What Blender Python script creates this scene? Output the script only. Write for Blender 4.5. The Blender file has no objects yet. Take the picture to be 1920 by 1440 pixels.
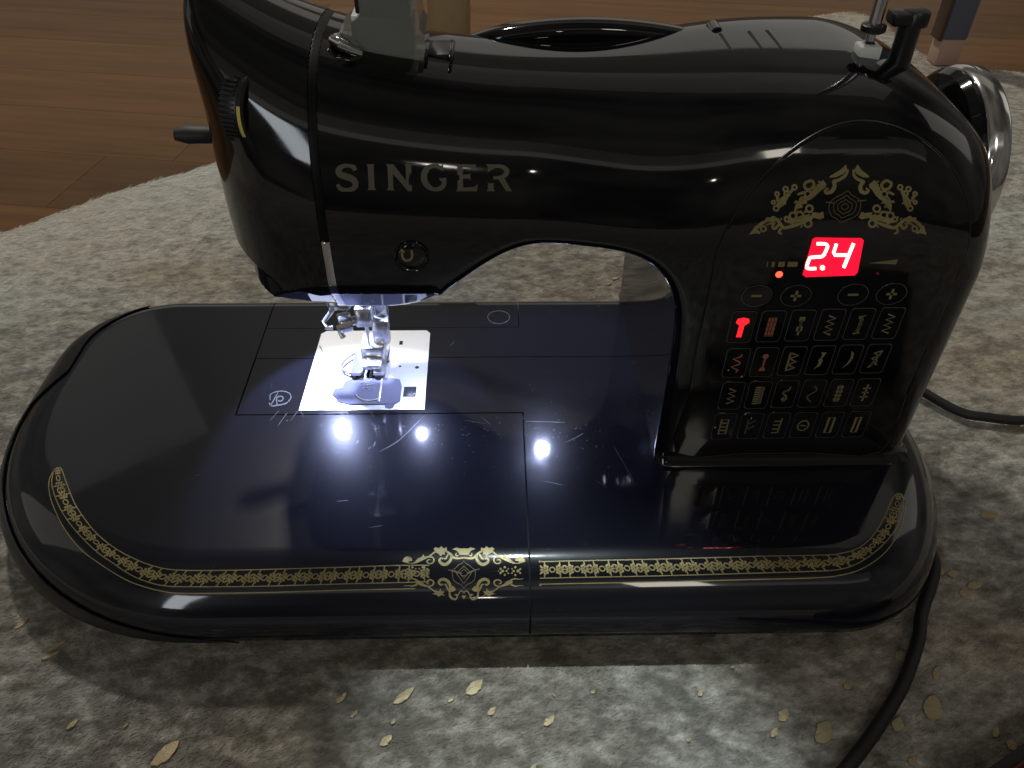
import bpy, bmesh, math, random
import numpy as np
from mathutils import Vector, Matrix
from mathutils.bvhtree import BVHTree
from mathutils.geometry import tessellate_polygon

random.seed(7); rng = np.random.default_rng(7)
S = bpy.context.scene
COL = S.collection
H = 42.0            # bed top above the rug, millimetres
CAMH = 260.0        # lens above the bed top, millimetres
PITCH, YAW, ROLL, FPX = 40.9, 1.65, 0.65, 1500.0

# ---------------------------------------------------------------- camera
_p, _y, _r = (math.radians(v) for v in (PITCH, YAW, ROLL))
FW = np.array([math.sin(_y)*math.cos(_p), math.cos(_y)*math.cos(_p), -math.sin(_p)])
RT0 = np.array([math.cos(_y), -math.sin(_y), 0.0]); UP0 = np.cross(RT0, FW)
RT = RT0*math.cos(_r) + UP0*math.sin(_r); UP = -RT0*math.sin(_r) + UP0*math.cos(_r)
cam = bpy.data.cameras.new('camera'); cam.sensor_width = 36; cam.lens = FPX/1920*36
cam.clip_start = 0.01; cam.clip_end = 50
camo = bpy.data.objects.new('camera', cam); COL.objects.link(camo); S.camera = camo
camo.matrix_world = Matrix(((RT[0], UP[0], -FW[0], 0), (RT[1], UP[1], -FW[1], 0),
                            (RT[2], UP[2], -FW[2], (CAMH+H)/1000), (0, 0, 0, 1)))

# ---------------------------------------------------------------- world and room light
w = bpy.data.worlds.new('World'); S.world = w; w.use_nodes = True
bg = w.node_tree.nodes['Background']
bg.inputs['Strength'].default_value = 0.08
_nt = w.node_tree; _tc = _nt.nodes.new('ShaderNodeTexCoord'); _ns = _nt.nodes.new('ShaderNodeTexNoise'); _rp = _nt.nodes.new('ShaderNodeValToRGB')
_ns.inputs['Scale'].default_value = 2.1; _ns.inputs['Detail'].default_value = 2.5; _ns.inputs['Roughness'].default_value = .5
_nt.links.new(_tc.outputs['Generated'], _ns.inputs['Vector']); _nt.links.new(_ns.outputs[0], _rp.inputs[0]); _nt.links.new(_rp.outputs[0], bg.inputs['Color'])
_rp.color_ramp.elements[0].position = .33; _rp.color_ramp.elements[0].color = (.34, .31, .27, 1)
_rp.color_ramp.elements[1].position = .68; _rp.color_ramp.elements[1].color = (1.75, 1.64, 1.42, 1)

def look(o, target):
    d = Vector(target) - o.location
    o.rotation_euler = d.to_track_quat('-Z', 'Y').to_euler()

def area(name, loc, target, sx, sy, power, col, spread=180):
    l = bpy.data.lights.new(name, 'AREA'); l.shape = 'RECTANGLE'; l.size = sx; l.size_y = sy
    l.energy = power; l.color = col; l.spread = math.radians(spread)
    o = bpy.data.objects.new(name, l); COL.objects.link(o); o.location = loc; look(o, target)
    return o

area('ceiling_glow', (0.55, 1.75, 2.15), (0.0, 0.25, 0.1), 2.2, 0.95, 0.9, (1.0, 0.95, 0.82))
area('back_glow', (0.3, -1.62, 1.80), (0.0, 0.25, 0.1), 4.0, 0.20, 1.0, (1.0, 0.97, 0.92))
area('back_glow_upper', (0.3, -1.50, 2.15), (0.0, 0.25, 0.1), 4.4, 0.50, 0.75, (1.0, 0.97, 0.92))
area('window_light', (-0.98, -1.45, 0.86), (-0.07, 0.26, 0.2), 0.24, 0.80, 4.2, (0.86, 0.93, 1.0))
area('far_window', (-0.1, 2.6, 0.74), (0.0, 0.6, 0.1), 3.6, 0.76, 2.5, (1.0, 0.97, 0.88))
area('left_fill', (-1.95, 0.50, 1.05), (-0.2, 0.6, 0.0), 0.8, 1.0, 0.9, (1.0, 0.97, 0.88))  # invented fill from the left, put in to lift that side of the rug
area('right_window', (1.95, 0.95, 1.05), (0.3, 0.5, 0.0), 0.7, 0.9, 1.0, (1.0, 0.97, 0.88))
area('lamp_light', (0.50, -1.20, 1.58), (0.1, 0.3, 0.1), 0.22, 0.30, 2.2, (1.0, 0.93, 0.78))
area('room_lamp', (-0.03, -1.60, 1.00), (0.0, 0.3, 0.1), 0.05, 0.05, 0.35, (1.0, 0.95, 0.85))
area('curtain_glow', (-1.12, 1.75, 1.32), (0.0, 0.3, 0.1), 0.42, 0.45, 0.10, (1.0, 0.98, 0.94))
def spot(name, loc, target, power, angle, blend, col, size):
    l = bpy.data.lights.new(name, 'SPOT'); l.energy = power; l.spot_size = math.radians(angle)
    l.spot_blend = blend; l.color = col; l.shadow_soft_size = size
    o = bpy.data.objects.new(name, l); COL.objects.link(o); o.location = loc; look(o, target)
    return o
_pl = bpy.data.lights.new('rug_fill_light', 'POINT'); _pl.energy = 72; _pl.color = (1.0, .96, .86); _pl.shadow_soft_size = .06  # added point light out of view, brightens the rug
_po = bpy.data.objects.new('rug_fill_light', _pl); COL.objects.link(_po); _po.location = (-0.45, 1.7, 1.95)
_e = math.radians(75.5); _d = 1.5
spot('reading_spot', (0.05, 0.125+_d*math.cos(_e), _d*math.sin(_e)), (0.026, 0.125, 0.0), 70, 7.7, .7, (0.84, 0.97, 1.0), 0.016)

S.view_settings.view_transform = 'Standard'; S.view_settings.look = 'None'
S.view_settings.exposure = 0.0; S.view_settings.gamma = 1.0
S.cycles.use_denoising = True
try: S.cycles.denoiser = 'OPENIMAGEDENOISE'
except Exception: pass
S.cycles.max_bounces = 8; S.cycles.glossy_bounces = 5; S.cycles.transmission_bounces = 6
S.cycles.sample_clamp_indirect = 4.0; S.cycles.caustics_reflective = False; S.cycles.caustics_refractive = False
S.render.film_transparent = False

# ---------------------------------------------------------------- materials
def mat(name, col=(.5,.5,.5), rough=.4, metal=0.0, spec=.5, coat=0.0, coat_rough=.03, emit=None, estr=0.0, ior=1.5, trans=0.0):
    m = bpy.data.materials.new(name); m.use_nodes = True
    b = m.node_tree.nodes['Principled BSDF']
    b.inputs['Base Color'].default_value = (*col, 1); b.inputs['Roughness'].default_value = rough
    b.inputs['Metallic'].default_value = metal; b.inputs['Specular IOR Level'].default_value = spec
    b.inputs['Coat Weight'].default_value = coat; b.inputs['Coat Roughness'].default_value = coat_rough
    b.inputs['IOR'].default_value = ior; b.inputs['Transmission Weight'].default_value = trans
    if emit: b.inputs['Emission Color'].default_value = (*emit, 1); b.inputs['Emission Strength'].default_value = estr
    return m
def N(m, t, **kw):
    n = m.node_tree.nodes.new(t)
    for k, v in kw.items():
        if k in n.inputs: n.inputs[k].default_value = v
        else: setattr(n, k, v)
    return n
def L(m, a, b): m.node_tree.links.new(a, b)
def P(m): return m.node_tree.nodes['Principled BSDF']
def ramp(m, fac, stops):
    r = N(m, 'ShaderNodeValToRGB'); L(m, fac, r.inputs[0]); el = r.color_ramp.elements
    while len(el) < len(stops): el.new(.5)
    for e, (p, c) in zip(el, stops): e.position = p; e.color = (*c, 1) if len(c) == 3 else c
    return r
def mixc(m, fac, a, b):
    n = N(m, 'ShaderNodeMix', data_type='RGBA')
    for s, v in ((n.inputs[0], fac), (n.inputs[6], a), (n.inputs[7], b)):
        if hasattr(v, 'links'): L(m, v, s)
        else: s.default_value = v if isinstance(v, float) else (*v, 1)
    return n.outputs[2]
def pos(m, scale=(1,1,1), rot=(0,0,0)):
    g = N(m, 'ShaderNodeNewGeometry'); mp = N(m, 'ShaderNodeMapping')
    mp.inputs['Scale'].default_value = scale; mp.inputs['Rotation'].default_value = rot
    L(m, g.outputs['Position'], mp.inputs['Vector']); return mp.outputs[0]
def noise(m, vec, scale, detail=4, rough=.55):
    n = N(m, 'ShaderNodeTexNoise'); n.inputs['Scale'].default_value = scale; n.inputs['Detail'].default_value = detail
    n.inputs['Roughness'].default_value = rough; L(m, vec, n.inputs['Vector']); return n.outputs[0]
def bump(m, h, strength, dist):
    b = N(m, 'ShaderNodeBump'); b.inputs['Strength'].default_value = strength; b.inputs['Distance'].default_value = dist
    L(m, h, b.inputs['Height']); L(m, b.outputs[0], P(m).inputs['Normal'])

# glossy black enamel: a slightly hazy body under a clear glossy skin, faint smudges and fine waviness
def enamel(name, col, haze=.32, scratch=False):
    m = mat(name, col, haze, spec=.065 if scratch else 0.0, coat=1.0, coat_rough=.025)
    v = pos(m)
    sm = noise(m, v, 38, 5, .6)
    r = ramp(m, sm, [(.35, (.028,)*3), (.75, (.105,)*3)]); L(m, r.outputs[0], P(m).inputs['Coat Roughness'])
    if scratch:
        # wiped-in dust and hair scratches of the plastic, their own shape and place
        v1 = pos(m, (1, .16, 1), (0, 0, .5)); v2 = pos(m, (.18, 1, 1), (0, 0, -.35))
        d1 = ramp(m, noise(m, v1, 900, 2, .5), [(.70, (0,)*3), (.78, (1,)*3)])
        d2 = ramp(m, noise(m, v2, 700, 2, .5), [(.71, (0,)*3), (.79, (1,)*3)])
        ar = ramp(m, noise(m, v, 24, 3, .6), [(.45, (0,)*3), (.70, (1,)*3)])
        mx = N(m, 'ShaderNodeMath', operation='MAXIMUM'); L(m, d1.outputs[0], mx.inputs[0]); L(m, d2.outputs[0], mx.inputs[1])
        ml = N(m, 'ShaderNodeMath', operation='MULTIPLY'); L(m, mx.outputs[0], ml.inputs[0]); L(m, ar.outputs[0], ml.inputs[1])
        c = mixc(m, ml.outputs[0], col, (.035, .036, .05)); L(m, c, P(m).inputs['Base Color'])
    return m
M = {}
M['enamel'] = enamel('black_enamel', (.0028, .0028, .004))
M['bed'] = enamel('bed_enamel', (.0056, .0061, .0105), .26, True)
M['satin'] = mat('satin_black', (.006, .006, .008), .35)
M['rubber'] = mat('black_rubber', (.010, .010, .011), .55)
M['chrome'] = mat('chrome', (.60, .595, .58), .13, 1.0)
M['dark_chrome'] = mat('dark_chrome', (.10, .10, .105), .07, 1.0)
M['steel'] = mat('steel', (.60, .61, .63), .22, 1.0)
M['plate'] = mat('plate_steel', (.66, .67, .70), .33, .55)
_m = M['plate']; bump(_m, noise(_m, pos(_m, (1, 14, 1)), 600, 2), .08, .0002)
M['gold'] = mat('gold_print', (.34, .27, .105), .42, .35)
_m = M['gold']; _c = ramp(_m, noise(_m, pos(_m), 160, 3), [(.3, (.22, .175, .068)), (.7, (.32, .265, .115))]); L(_m, _c.outputs[0], P(_m).inputs['Base Color'])
M['old_gold'] = mat('worn_gold_print', (.13, .10, .05), .45, .3)
M['dim_gold'] = mat('dull_gold_letters', (.085, .074, .046), .5, .1)
M['icon_gold'] = mat('gold_icons', (.21, .175, .085), .5, .2)
M['line'] = mat('grey_print', (.06, .057, .05), .5)
M['copper'] = mat('copper_print', (.30, .10, .055), .5)
M['yellow'] = mat('yellow_print', (.62, .50, .12), .45)
M['red'] = mat('display_red', (.5, .01, .03), .3, emit=(1.0, .004, .035), estr=1.05)
M['digit'] = mat('lit_segment', (.9, .5, .4), .3, emit=(1.0, .36, .28), estr=9.0)
M['redicon'] = mat('lit_icon', (.6, .03, .03), .3, emit=(1.0, .012, .022), estr=1.4)
M['led_red'] = mat('indicator_lit', (.6, .05, .02), .3, emit=(1.0, .05, .02), estr=4.0)
M['led_dim'] = mat('indicator_unlit', (.25, .015, .02), .3)
M['led'] = mat('led_lens', (.9, .9, .9), .2, emit=(.66, .74, 1.0), estr=150.0)
M['clear'] = mat('clear_plastic', (.86, .88, .90), .08, trans=.85, ior=1.46)
M['smoke'] = mat('smoky_plastic', (.62, .64, .58), .10, trans=.75, ior=1.46)
M['white'] = mat('white_plastic', (.72, .74, .70), .35)
M['inside'] = mat('dark_inside', (.004, .004, .005), .8)
M['scratch'] = mat('scratch_mark', (.045, .045, .06), .35, .2)
M['emblem'] = mat('emblem_print', (.05, .05, .048), .5)
M['seam'] = mat('seam_black', (.003, .003, .003), .45, spec=.12)
M['foot_metal'] = mat('bright_metal', (.86, .87, .90), .20, .80)
M['lint'] = mat('lint', (.5, .5, .5), .8)
M['window_blue'] = mat('bobbin_window', (.30, .31, .43), .06, trans=.35, ior=1.46)

# rug: short pile printed in a mottled grey and brown hide pattern, paler at its border
def rug_mat(name, shade=1.0):
    m = mat(name, (.3, .28, .25), .75, spec=.25)
    g = N(m, 'ShaderNodeNewGeometry')
    vw = N(m, 'ShaderNodeMapping'); vw.inputs['Scale'].default_value = (.62, 1.0, 0.0); vw.inputs['Rotation'].default_value = (0, 0, -.38)
    L(m, g.outputs['Position'], vw.inputs['Vector'])
    n0 = noise(m, vw.outputs[0], 6, 3); n1 = noise(m, vw.outputs[0], 105, 5, .66); n2 = noise(m, vw.outputs[0], 240, 4, .62); n3 = noise(m, vw.outputs[0], 13, 4, .6)
    # distance from the middle of the hide, for the pale border
    sx = N(m, 'ShaderNodeSeparateXYZ'); L(m, g.outputs['Position'], sx.inputs[0])
    def lin(ax, ay, c):
        a = N(m, 'ShaderNodeMath', operation='MULTIPLY'); a.inputs[1].default_value = ax; L(m, sx.outputs[0], a.inputs[0])
        b = N(m, 'ShaderNodeMath', operation='MULTIPLY_ADD'); b.inputs[1].default_value = ay; L(m, sx.outputs[1], b.inputs[0]); L(m, a.outputs[0], b.inputs[2])
        d = N(m, 'ShaderNodeMath', operation='ADD'); d.inputs[1].default_value = c; L(m, b.outputs[0], d.inputs[0]); return d.outputs[0]
    edge = lin(-.66, .75, -.40)
    er = N(m, 'ShaderNodeMapRange'); er.inputs[1].default_value = 0.0; er.inputs[2].default_value = .27; L(m, edge, er.inputs[0])
    def add(a, b, k):
        n = N(m, 'ShaderNodeMath', operation='MULTIPLY_ADD'); n.inputs[1].default_value = k; L(m, b, n.inputs[0]); L(m, a, n.inputs[2]); return n.outputs[0]
    t = add(n1, n2, .62); t = add(t, n3, .34); t = add(t, er.outputs[0], .20)
    # the hide's darker middle, deepened to paint in shade before the machine
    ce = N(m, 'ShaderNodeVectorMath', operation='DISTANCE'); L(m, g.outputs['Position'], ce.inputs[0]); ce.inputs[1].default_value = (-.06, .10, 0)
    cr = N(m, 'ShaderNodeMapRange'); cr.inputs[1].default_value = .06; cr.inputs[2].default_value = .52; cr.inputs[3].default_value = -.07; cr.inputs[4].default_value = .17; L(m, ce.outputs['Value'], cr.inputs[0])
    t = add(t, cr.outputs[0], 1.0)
    c = ramp(m, t, [(.74, tuple(v*shade for v in (.15, .141, .122))), (.90, tuple(v*shade for v in (.27, .257, .228))),
                    (1.02, tuple(v*shade for v in (.39, .378, .34))), (1.22, tuple(v*shade for v in (.72, .705, .64)))])
    # ramp positions are 0..1: scale the factor
    sc = N(m, 'ShaderNodeMapRange'); sc.inputs[1].default_value = .64; sc.inputs[2].default_value = 1.46; L(m, t, sc.inputs[0])
    for e, p in zip(c.color_ramp.elements, (.20, .38, .52, .80)): e.position = p
    L(m, sc.outputs[0], c.inputs[0])
    br = ramp(m, n0, [(.42, (0,)*3), (.62, (1,)*3)])
    mulc = N(m, 'ShaderNodeMix', data_type='RGBA'); mulc.blend_type = 'MULTIPLY'
    L(m, br.outputs[0], mulc.inputs[0]); L(m, c.outputs[0], mulc.inputs[6]); mulc.inputs[7].default_value = (.90, .80, .69, 1)
    L(m, mulc.outputs[2], P(m).inputs['Base Color'])
    if shade > .9:   # lying hairs catch the light like the pile's surface, not like single blades
        vm = N(m, 'ShaderNodeMix', data_type='VECTOR'); vm.inputs[0].default_value = .97
        L(m, g.outputs['Normal'], vm.inputs[4]); vm.inputs[5].default_value = (0, 0, 1)
        L(m, vm.outputs[1], P(m).inputs['Normal'])
    else: bump(m, n2, .5, .004)
    P(m).inputs['Sheen Weight'].default_value = .25; P(m).inputs['Sheen Roughness'].default_value = .5
    return m
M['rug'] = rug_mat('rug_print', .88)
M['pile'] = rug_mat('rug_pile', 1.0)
M['foil'] = mat('gold_foil', (.42, .34, .20), .55, .45)
_m = M['foil']; bump(_m, noise(_m, pos(_m), 1500, 2), .35, .0006)
def wood(name, c0, c1):
    m = mat(name, c0, .42, spec=.12)
    oi = N(m, 'ShaderNodeObjectInfo'); tc = N(m, 'ShaderNodeTexCoord')
    ad = N(m, 'ShaderNodeVectorMath', operation='MULTIPLY_ADD'); ad.inputs[1].default_value = (9, 7, 5)
    cb = N(m, 'ShaderNodeCombineXYZ')
    for i in range(3): L(m, oi.outputs['Random'], cb.inputs[i])
    L(m, cb.outputs[0], ad.inputs[0]); L(m, tc.outputs['Object'], ad.inputs[2])
    mp = N(m, 'ShaderNodeMapping'); mp.inputs['Scale'].default_value = (1.2, 16, 1); L(m, ad.outputs[0], mp.inputs[0])
    g1 = noise(m, mp.outputs[0], 5, 6, .62)
    c = ramp(m, g1, [(.30, c0), (.68, c1)])
    hv = N(m, 'ShaderNodeHueSaturation'); mr = N(m, 'ShaderNodeMapRange'); mr.inputs[3].default_value = .72; mr.inputs[4].default_value = 1.22
    L(m, oi.outputs['Random'], mr.inputs[0]); L(m, mr.outputs[0], hv.inputs['Value']); L(m, c.outputs[0], hv.inputs['Color'])
    L(m, hv.outputs[0], P(m).inputs['Base Color']); bump(m, g1, .12, .001)
    return m
M['wood'] = wood('oak_floor', (.118, .054, .018), (.182, .090, .032))
M['pale_wood'] = wood('pale_wood', (.42, .31, .17), (.50, .38, .22))
M['grey_felt'] = mat('grey_felt', (.10, .105, .15), .8)
M['pink_wood'] = mat('pale_pink_wood', (.50, .33, .26), .5)
M['brown'] = mat('brown_wood', (.07, .035, .02), .5)
M['dark_red'] = mat('dark_red', (.09, .012, .014), .5)

# ---------------------------------------------------------------- mesh helpers (all in millimetres, bed top = 0)
def wp(v): return (v[0]/1000.0, v[1]/1000.0, (v[2]+H)/1000.0)
def raw(name, verts, faces, m, parent=None, smooth=True, normals=None):
    """One mesh object from millimetre vertices; its vertices are local to its top-level thing."""
    root = parent
    while root is not None and root.parent is not None: root = root.parent
    o0 = root.location if root is not None else Vector((0, 0, 0))
    va = np.asarray(verts, dtype=np.float64).reshape(-1, 3)
    va = va/1000.0 + np.array([0, 0, H/1000.0]) - np.array(o0)
    me = bpy.data.meshes.new(name); me.from_pydata(va.tolist(), [], [list(map(int, f)) for f in faces]); me.update()
    me.polygons.foreach_set('use_smooth', [smooth]*len(me.polygons))
    if isinstance(m, (list, tuple)):
        for k in m: me.materials.append(k)
    else: me.materials.append(m)
    if normals is not None: me.normals_split_custom_set_from_vertices(np.asarray(normals).tolist())
    ob = bpy.data.objects.new(name, me); COL.objects.link(ob)
    if parent is not None: ob.parent = parent
    return ob
def empty(name, loc_mm, label, cat, group=None):
    o = bpy.data.objects.new(name, None); COL.objects.link(o); o.location = wp(loc_mm); o.empty_display_size = .02
    o['label'] = label; o['category'] = cat
    if group: o['group'] = group
    return o
class MB:
    """Collects shapes as vertices and faces."""
    def __init__(s): s.v = []; s.f = []
    def add(s, v, f):
        o = len(s.v); s.v += [tuple(map(float, q)) for q in v]; s.f += [tuple(i+o for i in q) for q in f]; return s
    def box(s, x0, x1, y0, y1, z0, z1, b=0.0):
        if b <= 0:
            v = [(x, y, z) for z in (z0, z1) for y in (y0, y1) for x in (x0, x1)]
            return s.add(v, [(0,2,3,1),(4,5,7,6),(0,1,5,4),(2,6,7,3),(0,4,6,2),(1,3,7,5)])
        bm = bmesh.new(); bmesh.ops.create_cube(bm, size=1)
        for q in bm.verts: q.co = Vector(((x0+x1)/2+q.co.x*(x1-x0), (y0+y1)/2+q.co.y*(y1-y0), (z0+z1)/2+q.co.z*(z1-z0)))
        bmesh.ops.bevel(bm, geom=list(bm.edges), offset=b, segments=2, affect='EDGES', profile=.5)
        bm.verts.index_update(); s.add([q.co for q in bm.verts], [[q.index for q in f.verts] for f in bm.faces]); bm.free(); return s
    def frame(s, a, n):
        n = Vector(n).normalized(); u = n.orthogonal().normalized(); return Vector(a), u, n.cross(u), n
    def lathe(s, base, axis, prof, seg=28, u0=None):
        """prof: list of (radius, distance along axis)"""
        o, u, v, n = s.frame(base, axis); vs = []; fs = []
        for r, d in prof:
            for i in range(seg):
                t = 2*math.pi*i/seg; vs.append(o + n*d + (u*math.cos(t) + v*math.sin(t))*max(r, 1e-4))
        for j in range(len(prof)-1):
            for i in range(seg):
                k = (i+1) % seg; fs.append((j*seg+i, j*seg+k, (j+1)*seg+k, (j+1)*seg+i))
        fs.append(tuple(range(seg-1, -1, -1))); fs.append(tuple((len(prof)-1)*seg+i for i in range(seg)))
        return s.add(vs, fs)
    def tube(s, pts, r, seg=12, flat=1.0, cap=True):
        pts = [Vector(p) for p in pts]; vs = []; fs = []; n = len(pts)
        rr = r if hasattr(r, '__len__') else [r]*n
        up = Vector((0, 0, 1))
        for i, p in enumerate(pts):
            t = (pts[min(i+1, n-1)] - pts[max(i-1, 0)]).normalized()
            u = t.cross(up)
            if u.length < 1e-3: u = t.orthogonal()
            u.normalize(); v = u.cross(t)
            for k in range(seg):
                a = 2*math.pi*k/seg; vs.append(p + (u*math.cos(a)*flat + v*math.sin(a))*rr[i])
        for i in range(n-1):
            for k in range(seg):
                l = (k+1) % seg; fs.append((i*seg+k, i*seg+l, (i+1)*seg+l, (i+1)*seg+k))
        if cap: fs.append(tuple(range(seg-1, -1, -1))); fs.append(tuple((n-1)*seg+k for k in range(seg)))
        return s.add(vs, fs)
    def prism(s, poly, fn, d):
        """poly: 2-D outline; fn(u, v, w) -> point; w runs 0..d"""
        n = len(poly); vs = [fn(u, v, 0) for u, v in poly] + [fn(u, v, d) for u, v in poly]
        fs = [tuple(range(n)), tuple(range(2*n-1, n-1, -1))] + [(i, i+n, (i+1) % n+n, (i+1) % n) for i in range(n)]
        return s.add(vs, fs)
    def build(s, name, m, parent=None, smooth=True, angle=35):
        ob = raw(name, s.v, s.f, m, parent, smooth)
        bm = bmesh.new(); bm.from_mesh(ob.data); bmesh.ops.recalc_face_normals(bm, faces=bm.faces)
        if smooth:
            for e in bm.edges:
                if len(e.link_faces) == 2 and e.calc_face_angle(0) > math.radians(angle): e.smooth = False
        bm.to_mesh(ob.data); bm.free(); return ob
def catmull(pts, n=8, closed=False):
    P_ = [np.array(p, float) for p in pts]; out = []; m = len(P_)
    rngi = range(m) if closed else range(m-1)
    for i in rngi:
        if closed: a, b, c, d = P_[i-1], P_[i], P_[(i+1) % m], P_[(i+2) % m]
        else: a, b, c, d = P_[max(i-1, 0)], P_[i], P_[i+1], P_[min(i+2, m-1)]
        for k in range(n):
            t = k/n; out.append(.5*((2*b)+(-a+c)*t+(2*a-5*b+4*c-d)*t*t+(-a+3*b-3*c+d)*t**3))
    if not closed: out.append(P_[-1])
    return out
# photograph pixel (1920 x 1440) -> ray from the lens, millimetres
def pray(x, y):
    d = FW*FPX + RT*(x-960) - UP*(y-720); return d/np.linalg.norm(d)
EYE = np.array([0, 0, CAMH])
def on_z(x, y, z):
    d = pray(x, y); return EYE + d*((z-CAMH)/d[2])
def on_y(x, y, Y):
    d = pray(x, y); return EYE + d*(Y/d[1])
RUGZ = -H

# ================================================================ FLOOR
floor = raw('floor', [(-3000, -600, RUGZ-16), (3000, -600, RUGZ-16), (3000, 4200, RUGZ-16), (-3000, 4200, RUGZ-16)], [(0, 1, 2, 3)], M['brown'], None, False)
floor['kind'] = 'structure'
PW = 92.0; ang = math.radians(-9.0)
def plank_mesh(length):
    b = MB().box(0, length, 0, PW-.25, -9, 0, .25)
    return b
lens_ = (620.0, 780.0, 940.0); pm = {}
for ln in lens_:
    b = plank_mesh(ln); me = bpy.data.meshes.new('plank'); me.from_pydata([tuple(c/1000 for c in v) for v in b.v], [], b.f); me.materials.append(M['wood']); pm[ln] = me
row = 0; y0 = 60.0
while y0 < 2900:
    x0 = -1500 - random.random()*700
    while x0 < 1700:
        ln = random.choice(lens_)
        # keep what the picture can see
        cx, cy = x0+ln/2, y0
        o = bpy.data.objects.new('plank', pm[ln])
        X = x0*math.cos(ang) - (y0-900)*math.sin(ang); Y = 900 + x0*math.sin(ang) + (y0-900)*math.cos(ang)
        vis = False
        for fx in (0, .25, .5, .75, 1):
            qx, qy = X+ln*fx*math.cos(ang), Y+ln*fx*math.sin(ang)
            if -.8*qy-600 < qx < .85*qy+600 and 240 < qy < 2700 and not (-520 < qx < 420 and qy < 420): vis = True
        if vis:
            COL.objects.link(o); o.parent = floor; o.location = (X/1000, Y/1000, (RUGZ-6+H)/1000); o.rotation_euler = (0, 0, ang)
        else: bpy.data.objects.remove(o)
        x0 += ln+.3
    y0 += PW

# ================================================================ RUG
hide = [(-1150, -260), (-1180, 60), (-930, 250), (-640, 400), (-500, 470), (-384, 555), (-324, 618), (-262, 667), (-190, 735), (-90, 810), (40, 880),
        (170, 945), (290, 1010), (384, 1077), (421, 1107), (470, 1127), (497, 1117), (508, 1070), (507, 990), (522, 938), (565, 914), (640, 896),
        (820, 840), (1050, 700), (1150, 300), (1060, -260), (300, -420), (-500, -400)]
hide = [(x*.938, y*.938) for x, y in hide]
hp = [(p[0], p[1]) for p in catmull(hide, 6, True)]
# a slightly ragged edge
hp = [(x+random.uniform(-1.2, 1.2), y+random.uniform(-1.2, 1.2)) for x, y in hp]
mid = np.mean(np.array(hp), axis=0)
rv = []; rf = []; nH = len(hp)
prof = [(1.0, -5.8), (1.0, -2.6), (.9985, -.9), (.995, -.2), (.98, 0.0)]
for s_, z_ in prof: rv += [(mid[0]+(x-mid[0])*s_, mid[1]+(y-mid[1])*s_, RUGZ+z_) for x, y in hp]
for j in range(len(prof)-1):
    for i in range(nH):
        k = (i+1) % nH; rf.append((j*nH+i, j*nH+k, (j+1)*nH+k, (j+1)*nH+i))
inner = [(mid[0]+(x-mid[0])*.98, mid[1]+(y-mid[1])*.98, 0) for x, y in hp]
for t in tessellate_polygon([[Vector(p) for p in inner]]): rf.append(tuple((len(prof)-1)*nH+i for i in t))
rug_o = empty('rug', (0, 560, RUGZ-5.8), 'grey and brown mottled hide-shaped rug with gold flecks under the sewing machine', 'rug')
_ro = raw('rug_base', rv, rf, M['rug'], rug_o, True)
bm = bmesh.new(); bm.from_mesh(_ro.data); bmesh.ops.recalc_face_normals(bm, faces=bm.faces); bm.to_mesh(_ro.data); bm.free()

# pile: short lying hairs, nobody could count them
poly = np.array(hp)
def inside(px, py):
    res = np.zeros(len(px), bool); x1, y1 = poly[:, 0], poly[:, 1]; x2, y2 = np.roll(x1, -1), np.roll(y1, -1)
    for a, b, c, d in zip(x1, y1, x2, y2):
        cr = ((b > py) != (d > py)); 
        with np.errstate(divide='ignore', invalid='ignore'): xi = (c-a)*(py-b)/(d-b)+a
        res ^= cr & (px < xi)
    return res
def pile(n, x0, x1, y0, y1, ln, wd, keep):
    px = rng.uniform(x0, x1, n); py = rng.uniform(y0, y1, n); k = inside(px, py) & keep(px, py); px, py = px[k], py[k]
    m = len(px); a = rng.normal(.55, .45, m); L_ = ln*rng.uniform(.5, 1.2, m); w_ = wd*rng.uniform(.6, 1.3, m)
    hz = rng.uniform(.15, .55, m)
    dx, dy = np.cos(a), np.sin(a); bx, by = -dy*w_/2, dx*w_/2
    v = np.empty((m, 5, 3)); cv = rng.normal(0, .10, m)*L_
    mx, my = px+dx*L_*.55-dy*cv, py+dy*L_*.55+dx*cv
    z0 = np.full(m, RUGZ-.1)
    v[:, 0] = np.c_[px+bx, py+by, z0]; v[:, 1] = np.c_[px-bx, py-by, z0]
    v[:, 2] = np.c_[mx-bx*.8, my-by*.8, RUGZ+hz]; v[:, 3] = np.c_[mx+bx*.8, my+by*.8, RUGZ+hz]; v[:, 4] = np.c_[px+dx*L_, py+dy*L_, RUGZ+hz*.7]
    f = np.empty((m, 3, 3), int); b = np.arange(m)*5
    f[:, 0] = np.c_[b, b+1, b+2]; f[:, 1] = np.c_[b, b+2, b+3]; f[:, 2] = np.c_[b+3, b+2, b+4]
    return v.reshape(-1, 3), f.reshape(-1, 3)
def under_machine(x, y): return ~((x > -225) & (x < 190) & (y > 215) & (y < 360))
V1, F1 = pile(330000, -560, 520, 85, 480, 4.8, .45, under_machine)
V2, F2 = pile(330000, -620, 680, 480, 1100, 5.5, .55, lambda x, y: (x > -.75*y-40) & (x < .75*y+40))
vv = []; ff = []; off = 0
for a, b in ((V1, F1), (V2, F2)): vv.append(a); ff.append(b+off); off += len(a)
vv = np.concatenate(vv); ff = np.concatenate(ff)
vv = vv/1000 + np.array([0, 0, H/1000]) - np.array(rug_o.location)
me = bpy.data.meshes.new('pile'); me.vertices.add(len(vv)); me.vertices.foreach_set('co', vv.ravel().astype(np.float32))
me.loops.add(len(ff)*3); me.loops.foreach_set('vertex_index', ff.ravel().astype(np.int32))
me.polygons.add(len(ff)); me.polygons.foreach_set('loop_start', np.arange(0, len(ff)*3, 3, dtype=np.int32))
me.update(calc_edges=True); me.materials.append(M['pile'])
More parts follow.
